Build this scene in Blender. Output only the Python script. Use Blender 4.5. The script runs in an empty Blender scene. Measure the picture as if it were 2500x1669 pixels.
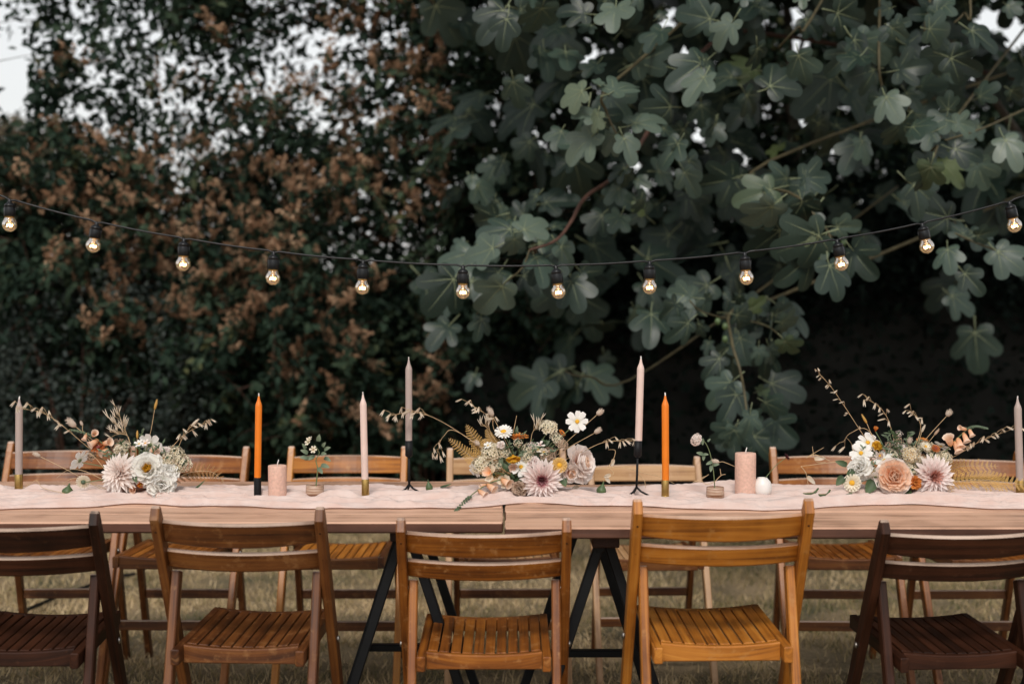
import bpy, math, random
import numpy as np
from mathutils import Vector, Matrix

random.seed(7)
rng = np.random.RandomState(11)
S = bpy.context.scene
COL = S.collection
R = math.radians

# ------------------------------------------------------------------ camera, sky, sun, exposure
CAM_Z = 1.335
PITCH = math.atan((834.5 - 721.0) / 3472.2)
cam_d = bpy.data.cameras.new('camera')
cam = bpy.data.objects.new('camera', cam_d)
COL.objects.link(cam)
cam.location = (0, 0, CAM_Z)
cam.rotation_euler = (math.pi / 2 - PITCH, 0, 0)
cam_d.sensor_width = 36.0
cam_d.lens = 50.0
cam_d.clip_start = 0.05
cam_d.clip_end = 2000
cam_d.dof.use_dof = True
cam_d.dof.focus_distance = 4.02
cam_d.dof.aperture_fstop = 2.0
S.camera = cam

SUN_EL, SUN_AZ = R(47), R(186)
world = bpy.data.worlds.new('World')
S.world = world
world.use_nodes = True
wn = world.node_tree
wn.nodes.clear()
sky_t = wn.nodes.new('ShaderNodeTexSky')
sky_t.sky_type = 'NISHITA'
sky_t.sun_disc = False
sky_t.sun_elevation = SUN_EL
sky_t.sun_rotation = SUN_AZ
sky_t.dust_density = 1.3
sky_t.air_density = 1.4
sky_t.ozone_density = 1.0
hs = wn.nodes.new('ShaderNodeHueSaturation')
hs.inputs['Saturation'].default_value = 0.12
bg = wn.nodes.new('ShaderNodeBackground')
bg.inputs['Strength'].default_value = 0.115
wo = wn.nodes.new('ShaderNodeOutputWorld')
wn.links.new(sky_t.outputs[0], hs.inputs['Color'])
wn.links.new(hs.outputs[0], bg.inputs['Color'])
wn.links.new(bg.outputs[0], wo.inputs['Surface'])

sun_d = bpy.data.lights.new('sun', 'SUN')
sun_d.energy = 1.5
sun_d.angle = R(14)
sun_d.color = (1.0, 0.93, 0.85)
sun = bpy.data.objects.new('sun', sun_d)
COL.objects.link(sun)
sdir = Vector((math.sin(SUN_AZ) * math.cos(SUN_EL), math.cos(SUN_AZ) * math.cos(SUN_EL), math.sin(SUN_EL)))
sun.rotation_euler = sdir.to_track_quat('Z', 'Y').to_euler()

S.view_settings.view_transform = 'Standard'
S.view_settings.look = 'None'
S.view_settings.gamma = 1.0
S.view_settings.use_curve_mapping = False
S.view_settings.exposure = 0.40
S.render.engine = 'CYCLES'
S.cycles.use_denoising = True
S.cycles.max_bounces = 6
S.cycles.transparent_max_bounces = 12
S.cycles.sample_clamp_indirect = 6.0
S.cycles.caustics_reflective = False
S.cycles.caustics_refractive = False

# ------------------------------------------------------------------ measuring: a pixel of the 2500 px photo and a depth give a real point
FPX = 3472.2
def at(px, py, Y):
    u = (px - 1250.0) / FPX
    v = (834.5 - py) / FPX
    dy = math.cos(PITCH) + v * math.sin(PITCH)
    dz = -math.sin(PITCH) + v * math.cos(PITCH)
    k = Y / dy
    return Vector((u * k, Y, CAM_Z + dz * k))
def on_z(px, py, z):
    p = at(px, py, 1.0)
    k = (z - CAM_Z) / (p.z - CAM_Z)
    return Vector((p.x * k, k, z))

# ------------------------------------------------------------------ object helpers
def tag(o, label=None, cat=None, group=None, kind=None):
    if label: o['label'] = label
    if cat: o['category'] = cat
    if group: o['group'] = group
    if kind: o['kind'] = kind
    return o
def empty(name, loc=(0, 0, 0), rz=0.0, label=None, cat=None, group=None):
    o = bpy.data.objects.new(name, None)
    COL.objects.link(o)
    o.location = loc
    o.rotation_euler = (0, 0, rz)
    o.empty_display_size = 0.1
    return tag(o, label, cat, group)
def link(name, me, mats=None, parent=None, M=None):
    o = bpy.data.objects.new(name, me)
    COL.objects.link(o)
    if mats is not None:
        if not isinstance(mats, (list, tuple)): mats = [mats]
        if len(me.materials) == 0:
            for m in mats: me.materials.append(m)
        else:
            for i, m in enumerate(mats):
                if me.materials[i] is not m:
                    o.material_slots[i].link = 'OBJECT'
                    o.material_slots[i].material = m
    if parent: o.parent = parent
    if M is not None: o.matrix_basis = M
    return o
def copy_tree(o, parent=None):
    c = o.copy()
    COL.objects.link(c)
    c.parent = parent
    for ch in o.children: copy_tree(ch, c)
    return c
def walk(o):
    yield o
    for c in o.children: yield from walk(c)

def basis(loc, z, yhint=(0, 0, 1), s=1.0):
    """matrix whose local +Z runs along z"""
    z = Vector(z).normalized()
    yh = Vector(yhint)
    x = yh.cross(z)
    if x.length < 1e-4: x = Vector((1, 0, 0)).cross(z)
    x.normalize()
    y = z.cross(x)
    M = Matrix((x, y, z)).transposed().to_4x4()
    return Matrix.Translation(loc) @ M @ Matrix.Scale(s, 4)
def ybasis(loc, y, nhint, s=1.0):
    """matrix whose local +Y runs along y and whose +Z is close to nhint"""
    y = Vector(y).normalized()
    n = Vector(nhint)
    n = n - y * n.dot(y)
    if n.length < 1e-4: n = Vector((0.3, 0.5, 0.8)); n = n - y * n.dot(y)
    n.normalize()
    x = y.cross(n)
    M = Matrix((x, y, n)).transposed().to_4x4()
    return Matrix.Translation(loc) @ M @ Matrix.Scale(s, 4)

class MB:
    """collects pieces of one part; u of the uv runs along the grain"""
    def __init__(s):
        s.v = []; s.f = []; s.uv = []; s.mi = []; s.sm = []
    def add(s, vs, fs, uvs, mi=0, smooth=False):
        o = len(s.v)
        s.v += [tuple(p) for p in vs]
        s.uv += uvs
        for f in fs:
            s.f.append([i + o for i in f]); s.mi.append(mi); s.sm.append(smooth)
    def rings(s, rings, closed_caps=True, mi=0, smooth=False, us=None, loop=True):
        n = len(rings[0]); vs = []; uvs = []; fs = []
        acc = 0.0
        for k, r in enumerate(rings):
            if k: acc += (Vector(r[0]) - Vector(rings[k - 1][0])).length
            u = us[k] if us else acc
            per = 0.0
            for i, p in enumerate(r):
                if i: per += (Vector(p) - Vector(r[i - 1])).length
                vs.append(p); uvs.append((u, per))
        m = n if loop else n - 1
        for k in range(len(rings) - 1):
            for i in range(m):
                j = (i + 1) % n
                fs.append((k * n + i, k * n + j, (k + 1) * n + j, (k + 1) * n + i))
        if closed_caps:
            fs.append(tuple(range(n - 1, -1, -1)))
            b = (len(rings) - 1) * n
            fs.append(tuple(b + i for i in range(n)))
        s.add(vs, fs, uvs, mi, smooth)
    def beam(s, p0, p1, w, h, side=(1, 0, 0), bev=0.003, mi=0, taper=1.0):
        p0, p1 = Vector(p0), Vector(p1)
        d = (p1 - p0).normalized()
        sd = Vector(side); sd = (sd - d * sd.dot(d)).normalized()
        up = d.cross(sd)
        def ring(c, w, h, b):
            a, q = w / 2, h / 2
            pts = [(-a + b, -q), (a - b, -q), (a, -q + b), (a, q - b), (a - b, q), (-a + b, q), (-a, q - b), (-a, -q + b)]
            return [c + sd * x + up * y for x, y in pts]
        e = bev * 0.8
        w1, h1 = w * taper, h * taper
        s.rings([ring(p0, w - 2 * e, h - 2 * e, bev * 0.7), ring(p0 + d * e, w, h, bev),
                 ring(p1 - d * e, w1, h1, bev), ring(p1, w1 - 2 * e, h1 - 2 * e, bev * 0.7)], mi=mi)
    def tube(s, pts, rad, n=8, mi=0, caps=True):
        pts = [Vector(p) for p in pts]
        rr = rad if isinstance(rad, (list, tuple)) else [rad] * len(pts)
        rings = []
        ref = None
        for k, p in enumerate(pts):
            a = pts[max(k - 1, 0)]; b = pts[min(k + 1, len(pts) - 1)]
            d = (b - a)
            if d.length < 1e-9: d = Vector((0, 0, 1))
            d.normalize()
            if ref is None:
                ref = d.cross(Vector((0, 0, 1)))
                if ref.length < 0.1: ref = d.cross(Vector((1, 0, 0)))
            x = ref - d * ref.dot(d); x.normalize(); ref = x
            y = d.cross(x)
            rings.append([p + (x * math.cos(2 * math.pi * i / n) + y * math.sin(2 * math.pi * i / n)) * rr[k] for i in range(n)])
        s.rings(rings, caps, mi, True)
    def lathe(s, prof, n=24, M=None, mi=0, caps=True):
        rings = []
        for r, z in prof:
            ring = [Vector((r * math.cos(2 * math.pi * i / n), r * math.sin(2 * math.pi * i / n), z)) for i in range(n)]
            if M is not None: ring = [M @ p for p in ring]
            rings.append(ring)
        s.rings(rings, caps, mi, True)
    def blob(s, c, rx, ry=None, rz=None, mi=0, M=None, n=6, m=4):
        ry = ry or rx; rz = rz or rx
        rings = []
        for k in range(m + 1):
            t = math.pi * (k + 0.001) / (m + 0.002)
            ring = []
            for i in range(n):
                a = 2 * math.pi * i / n
                p = Vector((rx * math.sin(t) * math.cos(a), ry * math.sin(t) * math.sin(a), -rz * math.cos(t)))
                ring.append((M @ p if M is not None else p) + Vector(c))
            rings.append(ring)
        s.rings(rings, False, mi, True)
    def patch(s, M, L, W, prof, cup=0.0, bend=0.0, nx=2, ny=4, mi=0, wave=0.0, ph=0.0):
        """petal or leaf: +y length, z = cup*x^2 - bend*y^2"""
        vs = []; uvs = []; fs = []
        for j in range(ny + 1):
            t = j / ny; w = prof(t) * W / 2
            for i in range(nx + 1):
                q = 2 * i / nx - 1
                x = q * w; y = t * L
                z = cup * (q * q) * w - bend * L * t * t + wave * W * math.sin(q * 4 + t * 7 + ph) * t
                p = Vector((x, y, z))
                vs.append(M @ p if M is not None else p); uvs.append((t, (q + 1) / 2))
        for j in range(ny):
            for i in range(nx):
                a = j * (nx + 1) + i
                fs.append((a, a + 1, a + nx + 2, a + nx + 1))
        s.add(vs, fs, uvs, mi, True)
    def mesh(s, name, mats=()):
        me = bpy.data.meshes.new(name)
        me.from_pydata(s.v, [], s.f)
        uvl = me.uv_layers.new(name='UVMap')
        li = np.empty(len(me.loops), dtype=np.int32)
        me.loops.foreach_get('vertex_index', li)
        uvl.data.foreach_set('uv', np.array(s.uv, dtype=np.float32)[li].ravel())
        me.polygons.foreach_set('material_index', np.array(s.mi, dtype=np.int32))
        me.polygons.foreach_set('use_smooth', np.array(s.sm, dtype=bool))
        for m in mats: me.materials.append(m)
        me.update()
        return me
    def build(s, name, mats, parent=None, M=None):
        if not isinstance(mats, (list, tuple)): mats = [mats]
        return link(name, s.mesh(name, mats), None, parent, M)

def np_mesh(name, V, F, uv=None, mi=None, mats=(), smooth=True):
    """F: (n,k) array, all faces the same size"""
    me = bpy.data.meshes.new(name)
    n, k = F.shape
    me.vertices.add(len(V)); me.vertices.foreach_set('co', np.ascontiguousarray(V, dtype=np.float32).ravel())
    me.loops.add(n * k); me.loops.foreach_set('vertex_index', np.ascontiguousarray(F, dtype=np.int32).ravel())
    me.polygons.add(n)
    me.polygons.foreach_set('loop_start', np.arange(0, n * k, k, dtype=np.int32))
    me.polygons.foreach_set('loop_total', np.full(n, k, dtype=np.int32))
    me.polygons.foreach_set('use_smooth', np.full(n, smooth, dtype=bool))
    for m in mats: me.materials.append(m)
    if mi is not None: me.polygons.foreach_set('material_index', np.ascontiguousarray(mi, dtype=np.int32))
    me.update(calc_edges=True)
    if uv is not None:
        l = me.uv_layers.new(name='UVMap')
        l.data.foreach_set('uv', np.ascontiguousarray(uv[F.ravel()], dtype=np.float32).ravel())
    return me
def noise2(x, z, seed, f):
    rs = np.random.RandomState(seed); s = np.zeros_like(x)
    for k in range(7):
        a = rs.uniform(0, 6.283); w = f * rs.uniform(.6, 1.8)
        s += np.sin((x * math.cos(a) + z * math.sin(a)) * w + rs.uniform(0, 6.283))
    return s / 7 ** .5
def frames(y, nrm):
    """rotation matrices (n,3,3) with columns side, y, normal"""
    y = y / (np.linalg.norm(y, axis=1, keepdims=True) + 1e-9)
    nn = nrm - y * np.sum(nrm * y, axis=1, keepdims=True)
    nn = nn / (np.linalg.norm(nn, axis=1, keepdims=True) + 1e-9)
    x = np.cross(y, nn)
    return np.stack([x, y, nn], axis=2)
def scatter(bv, bf, pos, rot, sc):
    n, nv = len(pos), len(bv)
    V = np.einsum('nij,vj->nvi', rot, bv) * np.asarray(sc).reshape(n, 1, 1) + pos[:, None, :]
    F = (bf[None, :, :] + (np.arange(n) * nv)[:, None, None]).reshape(-1, bf.shape[1])
    return V.reshape(-1, 3), F

# ------------------------------------------------------------------ materials
def lin(r, g, b):
    def f(c):
        c /= 255.0
        return c / 12.92 if c <= 0.04045 else ((c + 0.055) / 1.055) ** 2.4
    return (f(r), f(g), f(b), 1.0)
def new_mat(name):
    m = bpy.data.materials.new(name); m.use_nodes = True
    nt = m.node_tree
    return m, nt, nt.nodes['Principled BSDF'], nt.nodes['Material Output']
def nd(nt, t, **kw):
    n = nt.nodes.new('ShaderNode' + t)
    for k, v in kw.items(): setattr(n, k, v)
    return n
def ramp(nt, stops):
    r = nd(nt, 'ValToRGB'); e = r.color_ramp.elements
    while len(e) < len(stops): e.new(0.5)
    for i, (p, c) in enumerate(stops):
        e[i].position = p; e[i].color = c if len(c) == 4 else (*c, 1)
    return r

def wood(name, dark, mid, light, rough=0.45, gu=2.2, gv=70.0, worn=None, wear=0.0, bump=0.25, coat=0.0, pale_top=None, bl=0.7):
    m, nt, b, out = new_mat(name)
    L = nt.links.new
    uv = nd(nt, 'UVMap'); oi = nd(nt, 'ObjectInfo')
    off = nd(nt, 'VectorMath', operation='MULTIPLY_ADD')
    cmb = nd(nt, 'CombineXYZ')
    L(oi.outputs['Random'], cmb.inputs[0]); L(oi.outputs['Random'], cmb.inputs[1]); L(oi.outputs['Random'], cmb.inputs[2])
    off.inputs[1].default_value = (37.0, 19.0, 53.0)
    L(cmb.outputs[0], off.inputs[0]); L(uv.outputs[0], off.inputs[2])
    mp = nd(nt, 'Mapping'); mp.inputs['Scale'].default_value = (gu, gv, 1)
    L(off.outputs[0], mp.inputs['Vector'])
    n1 = nd(nt, 'TexNoise'); n1.inputs['Scale'].default_value = 1.0; n1.inputs['Detail'].default_value = 6; n1.inputs['Distortion'].default_value = 0.6
    L(mp.outputs[0], n1.inputs['Vector'])
    mp2 = nd(nt, 'Mapping'); mp2.inputs['Scale'].default_value = (gu * 3, gv * 4.5, 1)
    L(off.outputs[0], mp2.inputs['Vector'])
    n2 = nd(nt, 'TexNoise'); n2.inputs['Scale'].default_value = 1.0; n2.inputs['Detail'].default_value = 3
    L(mp2.outputs[0], n2.inputs['Vector'])
    n3 = nd(nt, 'TexNoise'); n3.inputs['Scale'].default_value = 9.0; n3.inputs['Detail'].default_value = 4
    L(off.outputs[0], n3.inputs['Vector'])
    a = nd(nt, 'Math', operation='MULTIPLY_ADD'); a.inputs[1].default_value = 0.45
    L(n2.outputs[0], a.inputs[0]); L(n1.outputs[0], a.inputs[2])
    a2 = nd(nt, 'Math', operation='MULTIPLY_ADD'); a2.inputs[1].default_value = 0.62
    L(n3.outputs[0], a2.inputs[0]); L(a.outputs[0], a2.inputs[2])
    a3 = nd(nt, 'Math', operation='MULTIPLY_ADD'); a3.inputs[1].default_value = 0.22
    L(oi.outputs['Random'], a3.inputs[0]); L(a2.outputs[0], a3.inputs[2])
    r = ramp(nt, [(0.70, dark), (0.98, mid), (1.30 / 1.0 if False else 1.0, light)])
    sc = nd(nt, 'MapRange'); sc.inputs['From Min'].default_value = 0.76; sc.inputs['From Max'].default_value = 1.52
    L(a3.outputs[0], sc.inputs['Value'])
    r.color_ramp.elements[0].position = 0.12; r.color_ramp.elements[1].position = 0.5; r.color_ramp.elements[2].position = 0.9
    L(sc.outputs[0], r.inputs[0])
    col = r.outputs[0]
    if worn:
        n4 = nd(nt, 'TexNoise'); n4.inputs['Scale'].default_value = 26.0; n4.inputs['Detail'].default_value = 6; n4.inputs['Roughness'].default_value = 0.7
        L(off.outputs[0], n4.inputs['Vector'])
        rw = ramp(nt, [(0.62 - wear * 0.2, (0, 0, 0, 1)), (0.72 - wear * 0.2, (1, 1, 1, 1))])
        L(n4.outputs[0], rw.inputs[0])
        mx = nd(nt, 'MixRGB'); mx.inputs[2].default_value = worn
        mm = nd(nt, 'Math', operation='MULTIPLY'); mm.inputs[1].default_value = 0.55
        L(rw.outputs[0], mm.inputs[0]); L(mm.outputs[0], mx.inputs[0]); L(col, mx.inputs[1])
        col = mx.outputs[0]
    if pale_top:                                           # upward faces go pale: weathered boards, wear and painted sky sheen on chairs
        ge = nd(nt, 'NewGeometry'); sx = nd(nt, 'SeparateXYZ'); L(ge.outputs['True Normal'], sx.inputs[0])
        mr_ = nd(nt, 'MapRange'); mr_.inputs['From Min'].default_value = 0.45; mr_.inputs['From Max'].default_value = 0.62
        L(sx.outputs[2], mr_.inputs['Value'])
        mb = nd(nt, 'Math', operation='MULTIPLY'); mb.inputs[1].default_value = bl; L(mr_.outputs[0], mb.inputs[0])
        sc_ = nd(nt, 'MixRGB', blend_type='MULTIPLY'); sc_.inputs[0].default_value = 0.8; sc_.inputs[1].default_value = pale_top
        gr = ramp(nt, [(0.12, (0.16, 0.13, 0.11)), (0.36, (0.62, 0.57, 0.53)), (0.52, (0.88, 0.85, 0.83)), (0.8, (1, 1, 1))]); L(sc.outputs[0], gr.inputs[0]); L(gr.outputs[0], sc_.inputs[2])
        mz = nd(nt, 'MixRGB'); L(mb.outputs[0], mz.inputs[0]); L(col, mz.inputs[1]); L(sc_.outputs[0], mz.inputs[2])
        col = mz.outputs[0]
    L(col, b.inputs['Base Color'])
    rr = nd(nt, 'MapRange'); rr.inputs['To Min'].default_value = rough - 0.12; rr.inputs['To Max'].default_value = rough + 0.15
    L(n3.outputs[0], rr.inputs['Value']); L(rr.outputs[0], b.inputs['Roughness'])
    b.inputs['Coat Weight'].default_value = coat
    b.inputs['Specular IOR Level'].default_value = 0.22 if name.startswith('dark') else 0.42
    b.inputs['Coat Roughness'].default_value = 0.3
    bp = nd(nt, 'Bump'); bp.inputs['Strength'].default_value = bump; bp.inputs['Distance'].default_value = 0.0015
    L(a.outputs[0], bp.inputs['Height']); L(bp.outputs[0], b.inputs['Normal'])
    return m

def plain(name, col, rough=0.6, metal=0.0, noise=0.15, nscale=30.0, sss=0.0, bump=0.0, spec=0.5):
    m, nt, b, out = new_mat(name)
    L = nt.links.new
    tc = nd(nt, 'TexCoord'); n = nd(nt, 'TexNoise'); n.inputs['Scale'].default_value = nscale; n.inputs['Detail'].default_value = 4
    L(tc.outputs['Object'], n.inputs['Vector'])
    lo = tuple(c * (1 - noise) for c in col[:3]); hi = tuple(min(1, c * (1 + noise)) for c in col[:3])
    r = ramp(nt, [(0.3, lo), (0.7, hi)])
    L(n.outputs[0], r.inputs[0]); L(r.outputs[0], b.inputs['Base Color'])
    b.inputs['Roughness'].default_value = rough; b.inputs['Metallic'].default_value = metal
    b.inputs['Specular IOR Level'].default_value = spec
    if sss:
        b.inputs['Subsurface Weight'].default_value = sss
        b.inputs['Subsurface Radius'].default_value = (0.012, 0.007, 0.004)
        b.inputs['Subsurface Scale'].default_value = 0.6
    if bump:
        bp = nd(nt, 'Bump'); bp.inputs['Strength'].default_value = bump; bp.inputs['Distance'].default_value = 0.002
        L(n.outputs[0], bp.inputs['Height']); L(bp.outputs[0], b.inputs['Normal'])
    return m

def leafy(name, stops, trans=0.25, rough=0.5, byuv=True, spec=0.3, objvar=False):
    """leaf or petal: colour by uv.x random of each leaf (or by position along a petal), a little light passes through"""
    m, nt, b, out = new_mat(name)
    L = nt.links.new
    uv = nd(nt, 'UVMap'); sp = nd(nt, 'SeparateXYZ'); L(uv.outputs[0], sp.inputs[0])
    r = ramp(nt, stops)
    src = sp.outputs[0]
    if objvar:
        oi = nd(nt, 'ObjectInfo'); src = oi.outputs['Random']
    L(src, r.inputs[0])
    tc = nd(nt, 'TexCoord'); n = nd(nt, 'TexNoise'); n.inputs['Scale'].default_value = 24.0; n.inputs['Detail'].default_value = 3
    L(tc.outputs['Object'], n.inputs['Vector'])
    mr = nd(nt, 'MapRange'); mr.inputs['To Min'].default_value = 0.75; mr.inputs['To Max'].default_value = 1.25
    L(n.outputs[0], mr.inputs['Value'])
    mx = nd(nt, 'VectorMath', operation='SCALE'); L(r.outputs[0], mx.inputs[0]); L(mr.outputs[0], mx.inputs['Scale'])
    L(mx.outputs[0], b.inputs['Base Color'])
    b.inputs['Roughness'].default_value = rough; b.inputs['Specular IOR Level'].default_value = spec
    t = nd(nt, 'BsdfTranslucent'); L(mx.outputs[0], t.inputs[0])
    ms = nd(nt, 'MixShader'); ms.inputs[0].default_value = trans
    L(b.outputs[0], ms.inputs[1]); L(t.outputs[0], ms.inputs[2]); L(ms.outputs[0], out.inputs['Surface'])
    return m

TONES = {
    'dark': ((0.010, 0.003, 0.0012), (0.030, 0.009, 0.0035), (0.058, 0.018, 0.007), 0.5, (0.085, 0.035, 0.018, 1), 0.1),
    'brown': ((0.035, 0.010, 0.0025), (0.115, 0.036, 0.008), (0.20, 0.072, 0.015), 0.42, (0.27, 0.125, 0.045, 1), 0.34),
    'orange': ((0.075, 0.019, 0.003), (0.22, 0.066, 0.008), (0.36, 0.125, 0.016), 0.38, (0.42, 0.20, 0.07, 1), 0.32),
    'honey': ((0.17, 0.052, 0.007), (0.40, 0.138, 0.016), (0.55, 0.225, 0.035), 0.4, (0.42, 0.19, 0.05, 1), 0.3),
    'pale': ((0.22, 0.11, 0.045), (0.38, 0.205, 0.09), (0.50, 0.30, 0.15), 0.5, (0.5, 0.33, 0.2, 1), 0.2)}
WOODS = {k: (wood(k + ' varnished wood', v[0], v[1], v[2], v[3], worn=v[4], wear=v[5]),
             wood(k + ' wood pale on top', v[0], v[1], v[2], v[3] + .05, worn=v[4], wear=v[5], pale_top=(0.66, 0.50, 0.40, 1), bl=.8)) for k, v in TONES.items()}  # pale tops add wear and a painted sky sheen to slats and posts
W_DARK, W_BROWN, W_ORANGE, W_HONEY, W_PALE = (k for k in ('dark', 'brown', 'orange', 'honey', 'pale'))
W_TABLE = wood('weathered table wood', (0.04, 0.016, 0.009), (0.09, 0.036, 0.021), (0.14, 0.058, 0.034), 0.5, gu=1.1, gv=30.0, worn=(0.05, 0.022, 0.014, 1), wear=-0.1, bump=0.6, pale_top=(0.69, 0.42, 0.285, 1), bl=.88)
M_BLACK = plain('black metal', (0.005, 0.0055, 0.0065, 1), 0.55, 0.0, 0.2, 60, spec=0.25)
M_PLASTIC = plain('black plastic', (0.004, 0.0045, 0.0055, 1), 0.35, 0, 0.1, 60, spec=0.35)
M_BRASS = plain('brushed brass', (0.46, 0.30, 0.10, 1), 0.32, 1.0, 0.15, 80)
M_STEEL = plain('dull steel', (0.35, 0.33, 0.30, 1), 0.4, 1.0, 0.2, 80)
M_WAXORANGE = plain('orange wax', (0.74, 0.19, 0.005, 1), 0.45, 0, 0.06, 25, sss=0.12)
M_WAXPINK = plain('blush wax', (0.70, 0.53, 0.465, 1), 0.5, 0, 0.05, 25, sss=0.12)
M_WAXGREY = plain('taupe wax', (0.40, 0.315, 0.28, 1), 0.5, 0, 0.05, 25, sss=0.1)
M_WAXROSE = plain('mottled rose wax', (0.66, 0.415, 0.325, 1), 0.6, 0, 0.12, 140, sss=0.12)
M_WICK = plain('cotton wick', (0.75, 0.71, 0.66, 1), 0.8, 0, 0.1, 90)
M_CERAM = plain('white glazed ceramic', (0.74, 0.70, 0.66, 1), 0.35, 0, 0.06, 20, sss=0.05)
M_SOIL = plain('terracotta bowl', (0.22, 0.11, 0.08, 1), 0.7, 0, 0.2, 30)
M_FIG = plain('green fig skin', (0.07, 0.11, 0.04, 1), 0.5, 0, 0.3, 40)
M_FIGCUT = plain('cut fig flesh', (0.55, 0.36, 0.26, 1), 0.5, 0, 0.35, 160)
M_STEMG = plain('green stem', (0.13, 0.17, 0.07, 1), 0.6, 0, 0.2, 40)
M_STRAW = plain('dry straw', (0.52, 0.36, 0.20, 1), 0.7, 0, 0.2, 40)

# ------------------------------------------------------------------ ground
def ground_mat():
    m, nt, b, out = new_mat('dry lawn soil')
    L = nt.links.new
    tc = nd(nt, 'TexCoord')
    n = nd(nt, 'TexNoise'); n.inputs['Scale'].default_value = 2.2; n.inputs['Detail'].default_value = 8; n.inputs['Roughness'].default_value = 0.65
    n2 = nd(nt, 'TexNoise'); n2.inputs['Scale'].default_value = 60; n2.inputs['Detail'].default_value = 4
    L(tc.outputs['Object'], n.inputs['Vector']); L(tc.outputs['Object'], n2.inputs['Vector'])
    a = nd(nt, 'Math', operation='MULTIPLY_ADD'); a.inputs[1].default_value = 0.5
    L(n2.outputs[0], a.inputs[0]); L(n.outputs[0], a.inputs[2])
    r = ramp(nt, [(0.55, (0.06, 0.062, 0.03)), (0.72, (0.19, 0.14, 0.075)), (0.95, (0.36, 0.26, 0.145))])
    L(a.outputs[0], r.inputs[0]); L(r.outputs[0], b.inputs['Base Color'])
    b.inputs['Roughness'].default_value = 0.95
    bp = nd(nt, 'Bump'); bp.inputs['Distance'].default_value = 0.02
    L(n2.outputs[0], bp.inputs['Height']); L(bp.outputs[0], b.inputs['Normal'])
    return m
gm = MB()
gs = [-400, -60, -12, -4, 0, 4, 12, 60, 400]
vv = [(x, y + 5, 0) for y in gs for x in gs]
ff = [(j * 9 + i, j * 9 + i + 1, (j + 1) * 9 + i + 1, (j + 1) * 9 + i) for j in range(8) for i in range(8)]
gm.add(vv, ff, [(p[0], p[1]) for p in vv])
tag(gm.build('ground', ground_mat()), 'dry lawn ground running under the table and the hedge', 'ground', kind='structure')

M_GRASS = leafy('dry grass blades', [(0.0, (0.07, 0.085, 0.03)), (0.35, (0.20, 0.17, 0.075)), (0.65, (0.48, 0.36, 0.19)), (1.0, (0.74, 0.57, 0.35))], 0.25, 0.7)
def grass():
    n = 190000
    x = rng.uniform(-3.4, 3.4, n); y = rng.uniform(3.0, 8.6, n)
    keep = np.abs(x) < y * 0.42 + 0.3
    x, y = x[keep], y[keep]; n = len(x)
    k = rng.uniform(0, 1, n) < np.clip(.62 + .35 * noise2(x, y, 303, 9.0), .12, 1)
    x, y = x[k], y[k]; n = len(x)
    pos = np.stack([x, y, np.zeros(n)], 1)
    up = np.stack([rng.normal(0, .55, n), rng.normal(0, .55, n), np.ones(n)], 1)
    nr = rng.normal(0, 1, (n, 3)); nr[:, 2] *= 0.2
    bv = np.array([[-.07, 0, 0], [.07, 0, 0], [.05, .55, .05], [0, 1, .18], [-.05, .55, .05]])
    bf = np.array([[0, 1, 2], [0, 2, 4], [4, 2, 3]])
    V, F = scatter(bv, bf, pos, frames(up, nr), rng.uniform(.014, .042, n))
    patch = 0.5 + 0.5 * np.sin(x * 2.1 + 1.3 * np.sin(y * 1.7)) * np.sin(y * 2.6 + np.sin(x * 3.1))
    big = noise2(x, y, 301, 3.2); fine = noise2(x, y, 302, 13.0)
    tint = np.clip(rng.normal(0.66, .22, n) + 0.16 * big + .14 * fine - 0.10 * np.clip((x - .3) * 1.5, 0, 1), 0.02, .98)
    uv = np.repeat(np.stack([tint, tint], 1), 5, axis=0)
    o = link('grass', np_mesh('grass', V, F, uv, mats=[M_GRASS], smooth=False))
    tag(o, 'short dry lawn grass between the chair legs', 'grass', kind='stuff')
grass()

# ------------------------------------------------------------------ trestle tables
def make_table(label, x0, x1, yf, yr, leg_x, n=6):
    t = empty('trestle_table', ((x0 + x1) / 2, (yf + yr) / 2, 0), 0, label, 'table', 'long tables set end to end')
    cx, cy = t.location.x, t.location.y
    w = (yr - yf) / n
    for i in range(n):
        a = yf + i * w - cy
        dz = random.uniform(-.0025, .0025); g = 0.0028
        b = MB()
        jl, jr = random.uniform(-.002, .002), random.uniform(-.002, .002)
        b.beam((x0 - cx + jl, a + w / 2, .7355 + dz), (x1 - cx + jr, a + w / 2, .7355 + dz), w - 2 * g, .029, (0, 1, 0), .004)
        b.build('plank', W_TABLE, t)
    for lx in leg_x:
        for bx in (0,):
            b = MB(); b.beam((lx - cx, yf - cy + .05, .705), (lx - cx, yr - cy - .05, .705), .07, .03, (1, 0, 0), .003)
            b.build('cleat', WOODS['dark'][0], t)
        for yy, off in ((yf + .13, 0.0), (yr - .15, -.02)):
            y = yy - cy
            for s in (-1, 1):
                b = MB(); b.beam((lx - cx + off + s * .012, y + s * .014, .69), (lx - cx + off + s * .235, y + s * .014, .0), .030, .026, (0, 1, 0), .003)
                b.build('leg', M_BLACK, t)
            b = MB(); b.beam((lx - cx + off - .155, y + .03, .25), (lx - cx + off + .155, y + .03, .25), .026, .022, (0, 1, 0), .003)
            b.build('crossbar', M_BLACK, t)
        b = MB(); b.beam((lx - cx - .012, yf - cy + .1, .68), (lx - cx - .012, yr - cy - .1, .68), .024, .024, (1, 0, 0), .003)
        b.build('top_bar', M_BLACK, t)
    return t
make_table('plank table on black folding legs, its end butting on the left of the joint', -2.02, -.024, 3.66, 4.48, (-1.78, -.285))
make_table('plank table on black folding legs, to the right of the joint, set slightly nearer', -.018, 2.0, 3.567, 4.41, (.24, 1.75))

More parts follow.
